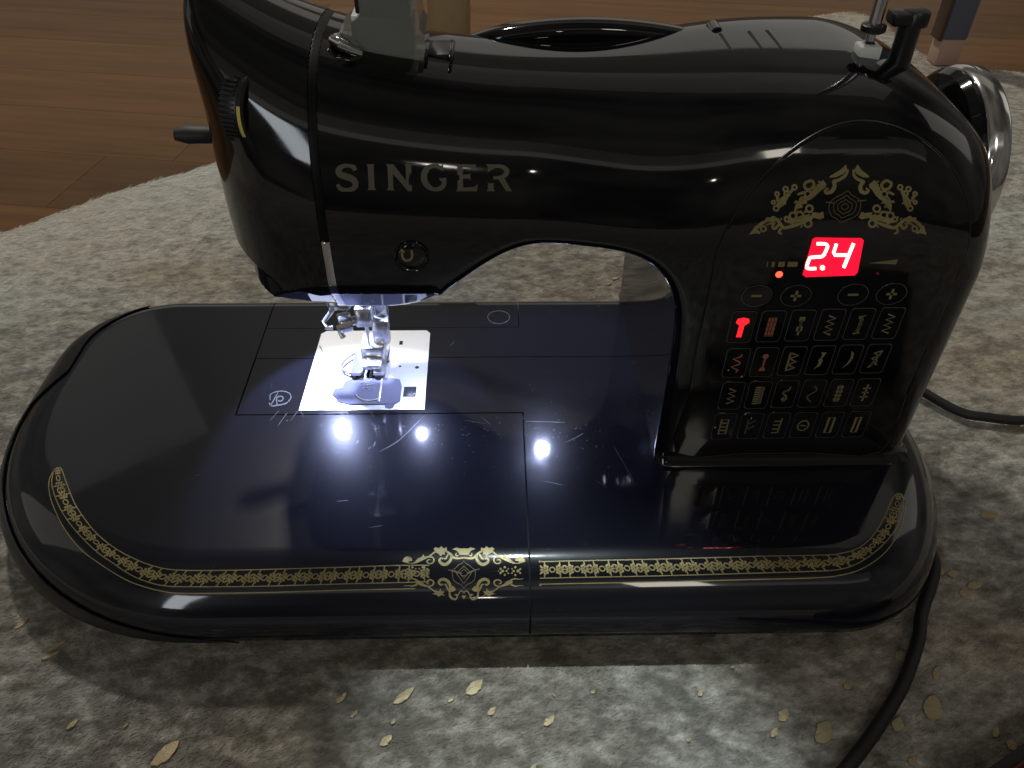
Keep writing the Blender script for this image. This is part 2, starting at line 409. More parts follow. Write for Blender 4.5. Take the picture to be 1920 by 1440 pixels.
po = bpy.data.objects.new('pile', me); COL.objects.link(po); po.parent = rug_o; po['kind'] = 'stuff'

# gold foil flecks printed on the pile: pixel of the middle, length and width in mm, direction
flecks = [(310,1412,15,7,.9),(106,1210,11,3.4,.75),(95,1228,9,2.6,.55),(40,1170,7,2.2,.9),(52,1035,10,2.4,.5),(135,1358,6,2.5,.9),(640,1308,7,3,.9),
          (758,1304,13,4.5,.75),(890,1288,11,6,.8),(846,1311,4,2,.8),(922,1333,5.5,3,.8),(724,1388,7,4,.8),(738,1352,3.5,2,1.0),(664,1338,5,2,.9),
          (1030,1351,7,3.6,.8),(1112,1297,3,2,.5),(1038,1302,2.5,1.2,2.0),(1292,1387,3,1.6,.6),(1315,1298,5,2.5,.8),(1470,1340,8,5,.9),(1452,1373,6,3,.9),
          (1545,1372,14,8,.9),(1692,1229,8,6.5,.4),(1757,1262,9,4,1.0),(1750,1326,14,9.5,1.1),(1684,1358,8,5.5,1.0),(1712,1427,5,4,.6),(1868,1373,6,3,.9),
          (1898,1396,6,4.5,.9),(1760,1072,8,5,.3),(1788,1075,7,5,.2),(1828,1097,9,5,.3),(1812,1112,8,5,.2),(1590,1285,5,4,.6),(1155,521,8,3,.5),(1142,532,5,2,.5),
          (1375,1250,3,1.6,.4),(1000,1438,5,2,.9),(1855,965,12,6,.2),(1900,800,12,6,.2),(60,1060,7,2,.5),(235,1360,3,1.4,.7)]
def leaf(cx, cy, ln, wd, a, z):
    n = 9; pts = []
    j = [random.uniform(.82, 1.1) for _ in range(2*n)]
    for i in range(n): t = i/(n-1); pts.append((-ln/2+ln*t, wd/2*math.sin(math.pi*min(1, .06+t*.94))**.75*j[i]))
    for i in range(n-2, 0, -1): t = i/(n-1); pts.append((-ln/2+ln*t, -wd/2*math.sin(math.pi*min(1, .06+t*.94))**.75*j[n+i]))
    c, s_ = math.cos(a), math.sin(a); out = []
    for u, v in pts: out.append((cx+u*c-v*s_, cy+u*s_+v*c, z+random.uniform(-.15, .15)))
    return out
for x, y, ln, wd, a in flecks:
    ln *= .8; wd *= .78
    q = on_z(x, y, RUGZ+1.0); pts = leaf(q[0], q[1], ln, wd, a, RUGZ+1.0); n = len(pts)
    b = MB(); c0 = (q[0], q[1], RUGZ+1.15); b.v = [c0]+pts+[(p[0], p[1], p[2]-.5) for p in pts]
    b.f = [(0, 1+i, 1+(i+1) % n) for i in range(n)]+[(1+i, 1+n+i, 1+n+(i+1) % n, 1+(i+1) % n) for i in range(n)]
    b.build('gold_fleck', M['foil'], rug_o, False)

# ================================================================ SEWING MACHINE
SM = empty('sewing_machine', (0, 290, RUGZ), 'glossy black electronic sewing machine with gold scrollwork and a lit red display', 'sewing machine')

# ---- the arm, pillar and head as one implicit solid, meshed as smooth quads
def sstep(a, b, x):
    t = np.clip((x-a)/(b-a), 0, 1); return t*t*(3-2*t)
ZX = np.array([-130, -108, -85, -62, -45, -30, -10, 10, 30, 50, 70, 85, 100, 120, 140, 165, 200.])
ZT = np.array([203, 190, 176, 166.5, 162.8, 160.3, 157.8, 156.3, 156.0, 156.6, 158.4, 160, 161.4, 162, 161.6, 160.5, 159.])
xs_f = np.linspace(-130, 200, 1321); zt_f = np.interp(xs_f, ZX, ZT)
for _ in range(4): zt_f = np.convolve(np.pad(zt_f, 40, mode='edge'), np.ones(81)/81, 'valid')
def ztop(x): return np.interp(x, xs_f, zt_f)
def yfront(x):
    q = np.maximum(0, -62.0-x)
    return 258.0 - 12.0*sstep(10, 82, x) + .20*q + .0035*q*q
void = catmull([(-400, -200), (-400, 67), (-60, 67), (-40, 67.6), (-30, 71.5), (-22, 79), (-14, 86), (-4, 94), (6, 100.2), (16, 103.2), (32, 103.8), (48, 103.4), (58, 99.8), (65.5, 91.5), (69.5, 80), (71, 62), (71.5, 34), (71.6, 10), (71.6, -30), (71.6, -100), (71.6, -200)], 7)
# the first and last legs must stay straight
VP = np.array([p for p in void]); VP = VP[(VP[:, 1] > -201)]
gx = np.arange(-132, 202, .5); gz = np.arange(-12, 192, .5)
def poly_sd(px, pz, pl):
    d2 = np.full(px.shape, 1e9); ins = np.zeros(px.shape, bool); n = len(pl)
    for i in range(n):
        a = pl[i]; b = pl[(i+1) % n]; ex, ez = b-a; wx, wz = px-a[0], pz-a[1]
        t = np.clip((wx*ex+wz*ez)/max(ex*ex+ez*ez, 1e-9), 0, 1); d2 = np.minimum(d2, (wx-ex*t)**2+(wz-ez*t)**2)
        if a[1] != b[1]:
            c = ((a[1] > pz) != (b[1] > pz)); ins ^= c & (px < (b[0]-a[0])*(pz-a[1])/(b[1]-a[1])+a[0])
    return np.where(ins, 1, -1)*np.sqrt(d2)
GX, GZ = np.meshgrid(gx[::2], gz[::2], indexing='ij')
SDc = poly_sd(GX, GZ, VP)
k5 = np.array([1, 4, 6, 4, 1.])/16
for _ in range(2):
    SDc = np.apply_along_axis(lambda r: np.convolve(np.pad(r, 2, mode='edge'), k5, 'valid'), 0, SDc)
    SDc = np.apply_along_axis(lambda r: np.convolve(np.pad(r, 2, mode='edge'), k5, 'valid'), 1, SDc)
def cub(a, t):   # cubic weights
    return (-.5*t+t*t-.5*t**3, 1-2.5*t*t+1.5*t**3, .5*t+2*t*t-1.5*t**3, -.5*t*t+.5*t**3)[a]
def vsd(x, z):
    u = np.clip((x-gx[0]), 1.001, len(gx[::2])-3.001); v = np.clip((z-gz[0]), 1.001, len(gz[::2])-3.001)
    i = np.floor(u).astype(int); j = np.floor(v).astype(int); fu, fv = u-i, v-j; r = 0
    for a in range(4):
        for b in range(4): r = r + SDc[i+a-1, j+b-1]*cub(a, fu)*cub(b, fv)
    return r
def rmax(a, b, r):
    return np.minimum(np.maximum(a, b), -r) + np.sqrt(np.maximum(a+r, 0)**2 + np.maximum(b+r, 0)**2)
XL, XR, YC = -108.0, 185.5, 313.0
def body(x, y, z):
    zt = ztop(x); n = 2.55 + .55*sstep(40, 110, x); zm = 98.0 + 4*sstep(40, 110, x)
    a = YC - yfront(x); b = zt - zm
    fl = 3.0*np.clip(1-z/6.0, 0, 1.5)**2
    u = np.abs(y-YC)/(a+fl); v = np.maximum(z-zm, 0)/b
    q = (u**n + v**n)**(1/n)
    # distance estimate: scale by the gradient length
    qq = np.maximum(q, 1e-4)
    gu = (u/qq)**(n-1)/(a+fl); gv = (v/qq)**(n-1)/b
    A = (q-1)/np.maximum(np.sqrt(gu*gu+gv*gv), 1e-4)
    A = np.maximum(A, -38)
    rr = 13 + 44*sstep(92, 168, z)
    R = x - XR - fl*.8
    f = rmax(A, R, rr)
    rl = 26 - 18*sstep(135, 180, z)
    f = rmax(f, XL + 0.026*np.maximum(z-125, 0) + .04*np.maximum(105-z, 0) - x, rl)
    rb = 4.6 + 0*x
    f = rmax(f, vsd(x, z), rb)
    ch = (-(y-257.0)*.78 - (z-85.5)*.62) - 26*sstep(-24, -6, x) - 300*sstep(-12, 25, x)
    f = rmax(f, ch, 2.5)
    return np.maximum(f, -z-2.5)
def grad(fn, p, h=.5):
    x, y, z = p.T
    g = np.c_[fn(x+h, y, z)-fn(x-h, y, z), fn(x, y+h, z)-fn(x, y-h, z), fn(x, y, z+h)-fn(x, y, z-h)]/(2*h)
    return g
def surface(fn, lo, hi, res, newton=5):
    ax = [np.arange(l, h_+res, res) for l, h_ in zip(lo, hi)]
    X, Y, Z = np.meshgrid(*ax, indexing='ij'); f = fn(X.ravel(), Y.ravel(), Z.ravel()).reshape(X.shape)
    s = f < 0; nx, ny, nz = s.shape
    cnt = np.zeros((nx-1, ny-1, nz-1)); acc = np.zeros((nx-1, ny-1, nz-1, 3))
    cor = [(i, j, k) for i in (0, 1) for j in (0, 1) for k in (0, 1)]
    def sl(o): return (slice(o[0], nx-1+o[0]), slice(o[1], ny-1+o[1]), slice(o[2], nz-1+o[2]))
    for a in cor:
        for d in range(3):
            if a[d]: continue
            b = list(a); b[d] = 1; fa, fb = f[sl(a)], f[sl(b)]; c = (fa < 0) != (fb < 0)
            with np.errstate(divide='ignore', invalid='ignore'): t = np.where(c, fa/(fa-fb), 0)
            for e in range(3):
                acc[..., e] += np.where(c, a[e] + (t if e == d else 0), 0)
            cnt += c
    act = cnt > 0; idx = -np.ones(act.shape, int); idx[act] = np.arange(act.sum())
    cell = np.argwhere(act); p = (cell + acc[act]/cnt[act][:, None])*res + np.array(lo)
    F = []
    for d in range(3):
        e, g = (d+1) % 3, (d+2) % 3
        a0 = [slice(None)]*3; a1 = [slice(None)]*3; a0[d] = slice(0, -1); a1[d] = slice(1, None)
        ch = s[tuple(a0)] != s[tuple(a1)]; pos_ = np.argwhere(ch)
        pos_ = pos_[(pos_[:, e] > 0) & (pos_[:, g] > 0) & (pos_[:, e] < s.shape[e]-1) & (pos_[:, g] < s.shape[g]-1)]
        ins = s[tuple(a0)][tuple(pos_.T)]
        def at(de, dg):
            q = pos_.copy(); q[:, e] += de; q[:, g] += dg; return idx[tuple(q.T)]
        q = np.c_[at(-1, -1), at(0, -1), at(0, 0), at(-1, 0)]
        q[~ins] = q[~ins][:, ::-1]; F.append(q)
    F = np.concatenate(F); F = F[(F >= 0).all(1)]
    for _ in range(newton):
        g = grad(fn, p, .3); v = fn(*p.T); st = g*(v/np.maximum((g*g).sum(1), .15))[:, None]
        ln = np.linalg.norm(st, axis=1); st *= np.minimum(1, .5*res/np.maximum(ln, 1e-9))[:, None]; p = p - st
    nrm = grad(fn, p, .35); nrm /= np.maximum(np.linalg.norm(nrm, axis=1), 1e-9)[:, None]
    return p, F, nrm
SEAM = -62.0
def f_under(x, y, z): return rmax(rmax(body(x, y, z)+2.0+.10*np.maximum(0, -75-x), x-(SEAM-1.2), .6), z-104, .5)
def f_trim(x, y, z): return rmax(rmax(body(x, y, z)+.15, x-(SEAM+2.0), .3), SEAM-2.0-x, .3)
p_, F_, n_ = surface(body, (-113, 238, -4), (193, 384, 196), 1.5)
def cut(p, F, planes):
    """the shell on the inner side of every cutting plane, cleanly cut"""
    bm = bmesh.new(); vs = [bm.verts.new(q) for q in p]
    for f in F: bm.faces.new([vs[i] for i in f])
    for co, no in planes:
        bmesh.ops.bisect_plane(bm, geom=bm.verts[:]+bm.edges[:]+bm.faces[:], dist=1e-3, plane_co=co, plane_no=no, clear_outer=True)
    bm.verts.index_update(); P_ = np.array([tuple(v.co) for v in bm.verts]); F2 = [[v.index for v in f.verts] for f in bm.faces]; bm.free()
    nn = grad(body, P_, .35); nn /= np.maximum(np.linalg.norm(nn, axis=1), 1e-9)[:, None]
    return P_, F2, nn
ARM_P, ARM_F, n_a = cut(p_, F_, [((SEAM+1.7, 0, 0), (-1, 0, 0))])
arm = raw('arm_and_pillar', ARM_P, ARM_F, M['enamel'], SM, True, n_a)
CAP_P, CAP_F, n_c = cut(p_, F_, [((SEAM-1.7, 0, 0), (1, 0, 0)), ((-70, 0, 80.5), (-.324, 0, -.946))])
cap = raw('face_cover', CAP_P, CAP_F, M['enamel'], SM, True, n_c)
p_, F_, n_ = surface(f_under, (-112, 250, 62), (-61, 376, 106), 1.2)
raw('head_underside', p_, F_, M['enamel'], SM, True, n_)
p_, F_, n_ = surface(lambda x, y, z: np.maximum(f_trim(x, y, z), 106-z), (-66, 250, 100), (-58, 376, 180), .9)
raw('seam_strip', p_, F_, M['seam'], SM, True, n_)
p_, F_, n_ = surface(lambda x, y, z: np.maximum(f_trim(x, y, z), z-106), (-66, 250, 60), (-58, 376, 110), .8)
raw('chrome_trim', p_, F_, M['chrome'], SM, True, n_)

# ---- bed: flat top with a rounded nose, lofted between its flat outline A and its foot outline B
def rrect(x0, x1, y0, y1, r, nc=22, ns=30):
    """r = (front-left, front-right, back-right, back-left) as (rx, ry); counter-clockwise from the front-left corner's end"""
    fl, fr, br, bl = r; out = []
    def arc(cx, cy, rx, ry, a0):
        for i in range(nc): 
            a = math.radians(a0+90*i/nc); out.append((cx+rx*math.cos(a), cy+ry*math.sin(a)))
    def seg(p, q):
        for i in range(ns): t = i/ns; out.append((p[0]+(q[0]-p[0])*t, p[1]+(q[1]-p[1])*t))
    arc(x0+fl[0], y0+fl[1], fl[0], fl[1], 180); seg((x0+fl[0], y0), (x1-fr[0], y0))
    arc(x1-fr[0], y0+fr[1], fr[0], fr[1], 270); seg((x1, y0+fr[1]), (x1, y1-br[1]))
    arc(x1-br[0], y1-br[1], br[0], br[1], 0); seg((x1-br[0], y1), (x0+bl[0], y1))
    arc(x0+bl[0], y1-bl[1], bl[0], bl[1], 90); seg((x0, y1-bl[1]), (x0, y0+fl[1]))
    return np.array(out)
A_ = rrect(-210, 181, 201.5, 367, ((92, 92), (44, 72), (30, 30), (38, 34)))
B_ = rrect(-236, 207, 175.5, 385, ((117, 117), (68, 97), (46, 46), (62, 54)))
ZB = -26.0
nA = len(A_)
def bed_pt(i, th):
    u, w = math.sin(th), 1-math.cos(th)
    return (A_[i][0]+(B_[i][0]-A_[i][0])*u, A_[i][1]+(B_[i][1]-A_[i][1])*u, ZB*w)
ths = [0]+[math.pi/2*t for t in (.05, .11, .18, .25, .32, .39, .46, .53, .60, .67, .74, .81, .88, .94, 1.0)]
cA = A_.mean(0); bv = [(*(cA+(q-cA)*.992), 0.0) for q in A_]; bf = [tuple(range(nA))]
for j, th in enumerate(ths): bv += [bed_pt(i, th) for i in range(nA)]
bv += [(*(cA+(q-cA)*.96), ZB-.2) for q in B_]   # turned-in lower lip
for j in range(len(ths)+1):
    for i in range(nA): k = (i+1) % nA; bf.append((j*nA+i, (j+1)*nA+i, (j+1)*nA+k, j*nA+k))
bm = bmesh.new(); vs = [bm.verts.new(v) for v in bv]
for f in bf: bm.faces.new([vs[i] for i in f])
bmesh.ops.recalc_face_normals(bm, faces=bm.faces)
if bm.faces[:] and max(bm.faces, key=lambda f: f.calc_area()).normal.z < 0: bmesh.ops.reverse_faces(bm, faces=bm.faces)
bm.verts.ensure_lookup_table(); bm.faces.ensure_lookup_table()
BED_BVH = BVHTree.FromPolygons([tuple(v.co) for v in bm.verts], [[v.index for v in f.verts] for f in bm.faces])
for co, no in (((13.4, 0, 0), (1, 0, 0)), ((-122.5, 0, 0), (1, 0, 0)), ((0, 279.2, 0), (0, 1, 0)), ((0, 321.5, 0), (0, 1, 0)), ((0, 347, 0), (0, 1, 0))):
    bmesh.ops.bisect_plane(bm, geom=bm.verts[:]+bm.edges[:]+bm.faces[:], dist=1e-4, plane_co=co, plane_no=no)
def region(c):
    x, y = c.x, c.y
    if x < 13.4 and (y < 279.2 or x < -122.5): return 0
    if x < 13.4 and y > 347: return 1
    if y > 321.5: return 2
    return 3
bm.faces.ensure_lookup_table(); bm.normal_update()
regs = {}
for f in bm.faces: regs.setdefault(region(f.calc_center_median()), []).append(f)
def bed_part(name, faces, gap, m):
    fs = set(faces); vi = {}; V = []; Nn = []; F = []
    for f in faces:
        F.append([vi.setdefault(v, len(vi)) for v in f.verts])
    V = [None]*len(vi)
    for v, i in vi.items(): V[i] = v.co.copy()
    shift = {}; bed_edges = []
    for f in faces:
        for e in f.edges:
            lf = e.link_faces
            if len(lf) == 2 and sum(1 for q in lf if q in fs) == 1:
                a, b = e.verts; d = (b.co-a.co); 
                if abs(d.x) > abs(d.y)+abs(d.z)*.2 and abs(d.y) < 1e-3: nn = Vector((0, 1, 0))
                else: nn = Vector((1, 0, 0))
                c = f.calc_center_median()-(a.co+b.co)/2
                if c.dot(nn) < 0: nn = -nn
                bed_edges.append((a, b))
                for v in (a, b): shift.setdefault(v, set()).add(tuple(round(q) for q in nn))
    for v, ns_ in shift.items():
        for q in ns_: V[vi[v]] += Vector(q)*gap
    # skirts down into the gap, with vertices of their own so the edge stays crisp; a 0.3 mm eased edge
    for a, b in bed_edges:
        A0, B0 = V[vi[a]], V[vi[b]]; o = len(V)
        V += [A0.copy(), B0.copy(), A0+Vector((0, 0, -5)), B0+Vector((0, 0, -5))]; F.append([o, o+1, o+3, o+2])
    ob = raw(name, [tuple(v) for v in V], F, m, SM, True)
    b2 = bmesh.new(); b2.from_mesh(ob.data)
    for f in b2.faces:
        if abs(f.normal.z) > .9999: f.smooth = False
    b2.to_mesh(ob.data); b2.free(); return ob
ext = bed_part('extension_table', regs[0], .42, M['bed'])
lid = bed_part('accessory_cover', regs[1], .18, M['bed'])
rear = bed_part('rear_bed', regs[2], .18, M['bed'])
front = bed_part('machine_bed', regs[3], .30, M['bed'])
bm.free()
# dark inner frame under the joints
MB().box(-118, 60, 270, 360, -14, -5.5).build('inner_frame', M['inside'], SM, False)
b = MB(); vs_ = []
for th in [0]+[math.pi/2*k/14 for k in range(1, 15)]:
    for x in (8, 19): vs_.append((x, 201.5-24.6*math.sin(th), -26+24.6*math.cos(th)))
vs_ = [(8, 282, -1.4), (19, 282, -1.4)]+vs_+[(8, 205, -27), (19, 205, -27)]
b.add(vs_, [(2*i, 2*i+1, 2*i+3, 2*i+2) for i in range(len(vs_)//2-1)]); b.build('joint_backing', M['inside'], SM)
# rim strip below the shell's edge line on the left end of the table, narrowing to the front
rim = MB(); line = MB(); npt = []
idx = [(i % nA) for i in range(nA-22, nA+38)]  # round the left end
lo_, hi_ = nA-30-8, nA+22+2
order = list(range(nA-46, nA+25))
vs_ = []; nk = 9
for q, i in enumerate(order):
    ii = i % nA; t = q/(len(order)-1)
    # where the strip begins on the profile: high at the back and left, low towards the front
    k0 = .10 + .90*max(0.0, (t-.45)/.55)**1.15 + .10*max(0, (.12-t)/.12)
    for k in range(nk):
        th = math.pi/2*(k0+(1.0-k0)*k/(nk-1)); pnt = bed_pt(ii, th)
        dxy = np.array(B_[ii])-np.array(A_[ii]); dxy = dxy/np.linalg.norm(dxy)
        o = .7; vs_.append((pnt[0]+dxy[0]*o*math.sin(th), pnt[1]+dxy[1]*o*math.sin(th), pnt[2]+o*math.cos(th)))
rf_ = []
for q in range(len(order)-1):
    for k in range(nk-1): rf_.append((q*nk+k, q*nk+k+1, (q+1)*nk+k+1, (q+1)*nk+k))
rim.add(vs_, rf_)
rim_o = rim.build('table_rim', M['satin'], SM)
MB().tube([vs_[q*nk] for q in range(len(order))], .38, 8).build('edge_bead', M['enamel'], rim_o)
# lower tray and rubber feet
tray = cA+(B_-cA)*.93
MB().prism([tuple(q) for q in tray[::3]], lambda u, v, w: (u, v, ZB+.5-w), 9.0).build('base_tray', M['satin'], SM, False)
for fx, fy in ((-150, 225), (-60, 205), (60, 205), (150, 225), (-190, 340), (170, 340)):
    MB().lathe((fx, fy, ZB-8), (0, 0, -1), [(8.5, 0), (8.5, 6.5), (7.5, 8.5)], 20).build('rubber_foot', M['rubber'], SM)
for px_ in (365, 655, 1330):
    q = on_z(px_, 1186, ZB-1.0); MB().box(q[0]-3.0, q[0]+3.0, q[1]-.5, q[1]+6, ZB-3.6, ZB+1, .6).build('clip_tab', M['satin'], SM)

# ---- needle plate
plate_pts = [(-93.2, 281.6), (-33.6, 281.6), (-34.2, 341.5), (-36.2, 344), (-89.5, 344), (-92.0, 341.5)]
pl = MB().prism(plate_pts, lambda u, v, w: (u, v, .45-w), 2.4).build('needle_plate', M['plate'], SM, False)
# feed slots, marks and holes: dark recess plates laid in the steel
def slot(x0, x1, y0, y1, name, par=pl, m='inside', z=.47, rot=0):
    cx, cy = (x0+x1)/2, (y0+y1)/2; c, s_ = math.cos(rot), math.sin(rot); b = MB().box(x0, x1, y0, y1, z-.35, z+.02)
    b.v = [(cx+(v[0]-cx)*c-(v[1]-cy)*s_, cy+(v[0]-cx)*s_+(v[1]-cy)*c, v[2]) for v in b.v]
    return b.build(name, M[m], par, False)
for x in (-71.3, -68.6, -63.3, -60.4): slot(x-.75, x+.75, 305.0, 320, 'feed_slot')
for px_, py_ in ((752, 643),): 
    q = on_z(px_, py_, .4); slot(q[0]-.9, q[0]+.9, q[1]-1.6, q[1]+1.6, 'plate_slot')
for px_, py_, r_ in ((727, 678, .9), (750, 687, .7), (782, 689, 1.1)):
    q = on_z(px_, py_, .4); MB().lathe((q[0], q[1], .2), (0, 0, 1), [(r_, 0), (r_, .3)], 14).build('plate_hole', M['inside'], pl)
a_, b_ = on_z(599, 648, .45), on_z(630, 703, .45)
MB().prism([(a_[0]-.22, a_[1]), (a_[0]+.22, a_[1]), (b_[0]+.22, b_[1]), (b_[0]-.22, b_[1])], lambda u, v, w: (u, v, .5-w), .3).build('seam_mark', M['inside'], pl, False)
# feed dogs between the slots
for x in (-69.95, -61.85):
    b = MB()
    for k in range(9): b.box(x-.45, x+.45, 306+k*1.5, 306.9+k*1.5, .1, .85)
    b.build('feed_dog', M['steel'], pl, False)
# clear bobbin cover with its sliding latch
bc = [(-77, 290), (-75.5, 287.0), (-70, 285.2), (-48, 285.2), (-45.6, 287.5), (-45.6, 298), (-47, 303), (-52, 304.6), (-70, 304.6), (-74, 302), (-75, 297.5), (-78.8, 296.5), (-79, 292)]
bco = MB().prism(bc, lambda u, v, w: (u, v, 1.0-w), .8).build('bobbin_cover', M['window_blue'], pl, False)
bco['label'] = 'clear bobbin cover set in the bright needle plate'
MB().lathe((-60.5, 294.5, .78), (0, 0, 1), [(8.2, 0), (8.2, .1)], 36).build('bobbin', M['steel'], bco)
MB().box(-56.4, -55.3, 286.2, 303.6, 1.0, 1.5, .2).build('cover_rib', M['plate'], bco)
for r_ in (6.6,):
    pts = [(-60.5+r_*1.1*math.cos(a), 293.8+r_*math.sin(a), 1.15) for a in np.linspace(math.radians(195), math.radians(318), 18)]
    MB().tube(pts, .42, 6).build('cover_arc', M['plate'], bco)
b = MB()
for k, (x, y, l) in enumerate(((-64.5, 300.5, 2.5), (-62, 298.6, 1.8), (-63.5, 296.5, 2.8), (-61.2, 302, 1.6), (-60.8, 295.2, 1.4))): b.tube([(x-l/2, y-.4, 1.12), (x, y+.5, 1.12), (x+l/2, y-.2, 1.12)], .3, 6)
b.build('embossed_mark', M['plate'], bco)
lat = MB().box(-44.6, -38.4, 290.6, 298.0, .3, .62, .1).build('cover_latch', M['satin'], pl)
for k in range(9): MB().box(-44.2+k*.6, -43.95+k*.6, 290.9, 297.7, .62, .86).build('latch_rib', M['rubber'], lat, False)
MB().lathe((-39.2, 292.6, .6), (0, 0, 1), [(.62, 0), (.5, .25)], 12).build('latch_dot', M['white'], lat)
MB().lathe((-50.5, 284.4, .5), (0, 0, 1), [(2.3, 0), (1.9, .3)], 20).build('thumb_notch', M['window_blue'], pl)
MB().box(-69.5, -66.2, 280.0, 281.2, -1.4, .2).build('plate_notch', M['inside'], SM, False)

# ---- needle bar, clamp, presser foot
nb = MB().lathe((-62.4, 316, 36), (0, 0, 1), [(2.6, 0), (3.0, .6), (3.0, 32)], 20).build('needle_bar', M['foot_metal'], SM)
cl = MB().box(-66.6, -58.6, 311, 320, 27, 38, 1.0).build('needle_clamp', M['foot_metal'], SM)
MB().lathe((-66.5, 312.5, 30.5), (-1, -.35, 0), [(2.2, 0), (2.2, 2.0), (4.6, 2.4), (5.0, 3.4), (5.0, 7.6), (4.4, 8.4)], 24).build('thumb_screw', M['foot_metal'], cl)
MB().tube([(-76, 315, 37), (-79, 313, 33.5), (-81.5, 311, 31), (-80.5, 309.5, 28.5), (-77, 309, 29)], 1.1, 8).build('threader_hook', M['foot_metal'], cl)
MB().box(-79.5, -68.5, 313.5, 319.5, 35.0, 41.5, 1.4).build('threader_block', M['foot_metal'], cl)
MB().tube([(-75, 309.5, 29.5), (-74, 308.6, 26), (-72.8, 308.2, 23.5)], [.9, 1.0, 1.4], 8).build('threader_lever', M['foot_metal'], cl)
MB().lathe((-62.3, 315.4, 28), (0, 0, -1), [(1.0, 0), (1.0, 7), (.42, 10), (.40, 25), (.12, 29)], 12).build('needle', M['foot_metal'], SM)
pb = MB().box(-58.5, -52.4, 320, 326.5, 24, 70, .9).build('presser_bar', M['foot_metal'], SM)
MB().box(-60.2, -52.0, 316.4, 322, 12.5, 27.0, .8).build('ankle', M['foot_metal'], pb)
ft = MB().box(-66.6, -55.0, 313.0, 326, 4.6, 13.0, 1.0).build('presser_foot', M['foot_metal'], SM)
MB().box(-65.6, -56.2, 306.5, 314.5, 4.0, 7.0, .5).build('foot_bridge', M['foot_metal'], ft)
sole = MB()
for x0, x1 in ((-71.6, -65.8), (-60.6, -54.4)):
    sole.prism([(x0, 308.0), (x0+.6, 304.2), (x1-.6, 304.2), (x1, 308.0), (x1, 328), (x0, 328)], lambda u, v, w: (u, v, 2.6-w+(max(0, 308-v)*.45)), 1.7)
sole.box(-71.6, -54.4, 313.5, 328, 1.0, 2.65)
sole.build('foot_sole', M['foot_metal'], ft, False)
MB().tube([(-71.4, 322, 2.9), (-75.6, 317, 2.6), (-77.2, 313, 2.2), (-75.6, 309, 2.2), (-71.8, 306.2, 2.4)], .65, 8).build('foot_guide', M['foot_metal'], ft)
MB().lathe((-66.0, 309.8, 5.6), (1, 0, 0), [(1.3, 0), (1.3, 10.0)], 14).build('foot_pin', M['foot_metal'], ft)
# thread cutter and lever bits hanging at the back left of the head
tcut = MB().prism([(-101, 78), (-97, 62), (-93, 60.5), (-92, 66), (-88, 70), (-88, 80)], lambda u, v, w: (u, 300+w, v), 4).build('thread_cutter', M['satin'], SM, False)
MB().tube([(-96.4, 299.4, 68), (-95.2, 299, 64), (-94.6, 299, 61.6)], .55, 8).build('cutter_blade', M['chrome'], tcut)
MB().lathe((-82.5, 299, 66.5), (0, -1, -.3), [(1.3, 0), (1.1, 1.2)], 12).build('screw', M['chrome'], SM)
lv = MB().tube([(-104, 326, 118), (-112, 324, 118.5), (-119, 322, 119.5), (-126, 320, 120.5), (-131.0, 319, 120.8)], [3.0, 3.0, 3.5, 3.7, 2.2], 14, 1.35).build('threading_lever', M['rubber'], SM)

# ---- lamps under the arm
def led(x, y, z, power, r_, tilt, spread, blend=.6):
    h = MB().lathe((x, y, z+2.5), (0, 0, -1), [(r_+1.6, 0), (r_+1.6, 2.3), (r_+.6, 2.9)], 20).build('lamp_housing', M['satin'], SM)
    MB().lathe((x, y, z), (0, 0, -1), [(r_, 0), (r_*.86, .9), (r_*.4, 1.4)], 18).build('lamp_lens', M['led'], h)
    l = bpy.data.lights.new('needle_light', 'SPOT'); l.energy = power; l.color = (.52, .60, 1.0); l.spot_size = math.radians(spread); l.spot_blend = blend
    l.shadow_soft_size = r_/1000
    o = bpy.data.objects.new('needle_light', l); COL.objects.link(o); o.parent = SM
    o.location = Vector(wp((x, y, z-2.2)))-SM.location
    d = Vector(tilt); o.rotation_euler = d.to_track_quat('-Z', 'Y').to_euler()
led(-88, 334, 66.5, 1.5, 2.5, (.28, -.86, -1), 76, .25)
led(-42, 331, 66.5, .34, 1.5, (-.16, -.80, -1), 76, .25)
led(29.6, 352, 101.5, .52, 2.6, (.02, -.75, -1), 110, .6)

# ================================================================ fittings on the top and the sides
def lx(pts): return [Vector(p) for p in pts]
# carrying handle folded along the top
hs = []
for t in np.linspace(0, 1, 34):
    hs.append((-16+112*t, 336-3*math.sin(math.pi*t), 150.5+8.4*math.sin(math.pi*min(1, max(0, t*1.02)))**.8))
hb = MB(); vs_, fs_ = [], []
sec = [(-6, -3.2), (-6.6, 0), (-5.4, 2.6), (-2, 3.4), (2, 3.4), (5.4, 2.6), (6.6, 0), (6, -3.2)]
for i, p in enumerate(hs):
    k = .45+.55*min(1, 6*min(i, len(hs)-1-i)/(len(hs)-1))
    vs_ += [(p[0], p[1]+u*k, p[2]+v*k) for u, v in sec]
ns_ = len(sec)
for i in range(len(hs)-1):
    for k in range(ns_): l = (k+1) % ns_; fs_.append((i*ns_+k, i*ns_+l, (i+1)*ns_+l, (i+1)*ns_+k))
fs_ += [tuple(range(ns_)), tuple((len(hs)-1)*ns_+k for k in range(ns_-1, -1, -1))]
hb.add(vs_, fs_); handle = hb.build('carry_handle', M['enamel'], SM, True, 60)
MB().lathe((88.5, 326, 158.5), (0, 1, 0), [(2.4, 0), (2.8, .5), (2.8, 9), (2.4, 9.5)], 18).build('handle_pivot', M['dark_chrome'], handle)
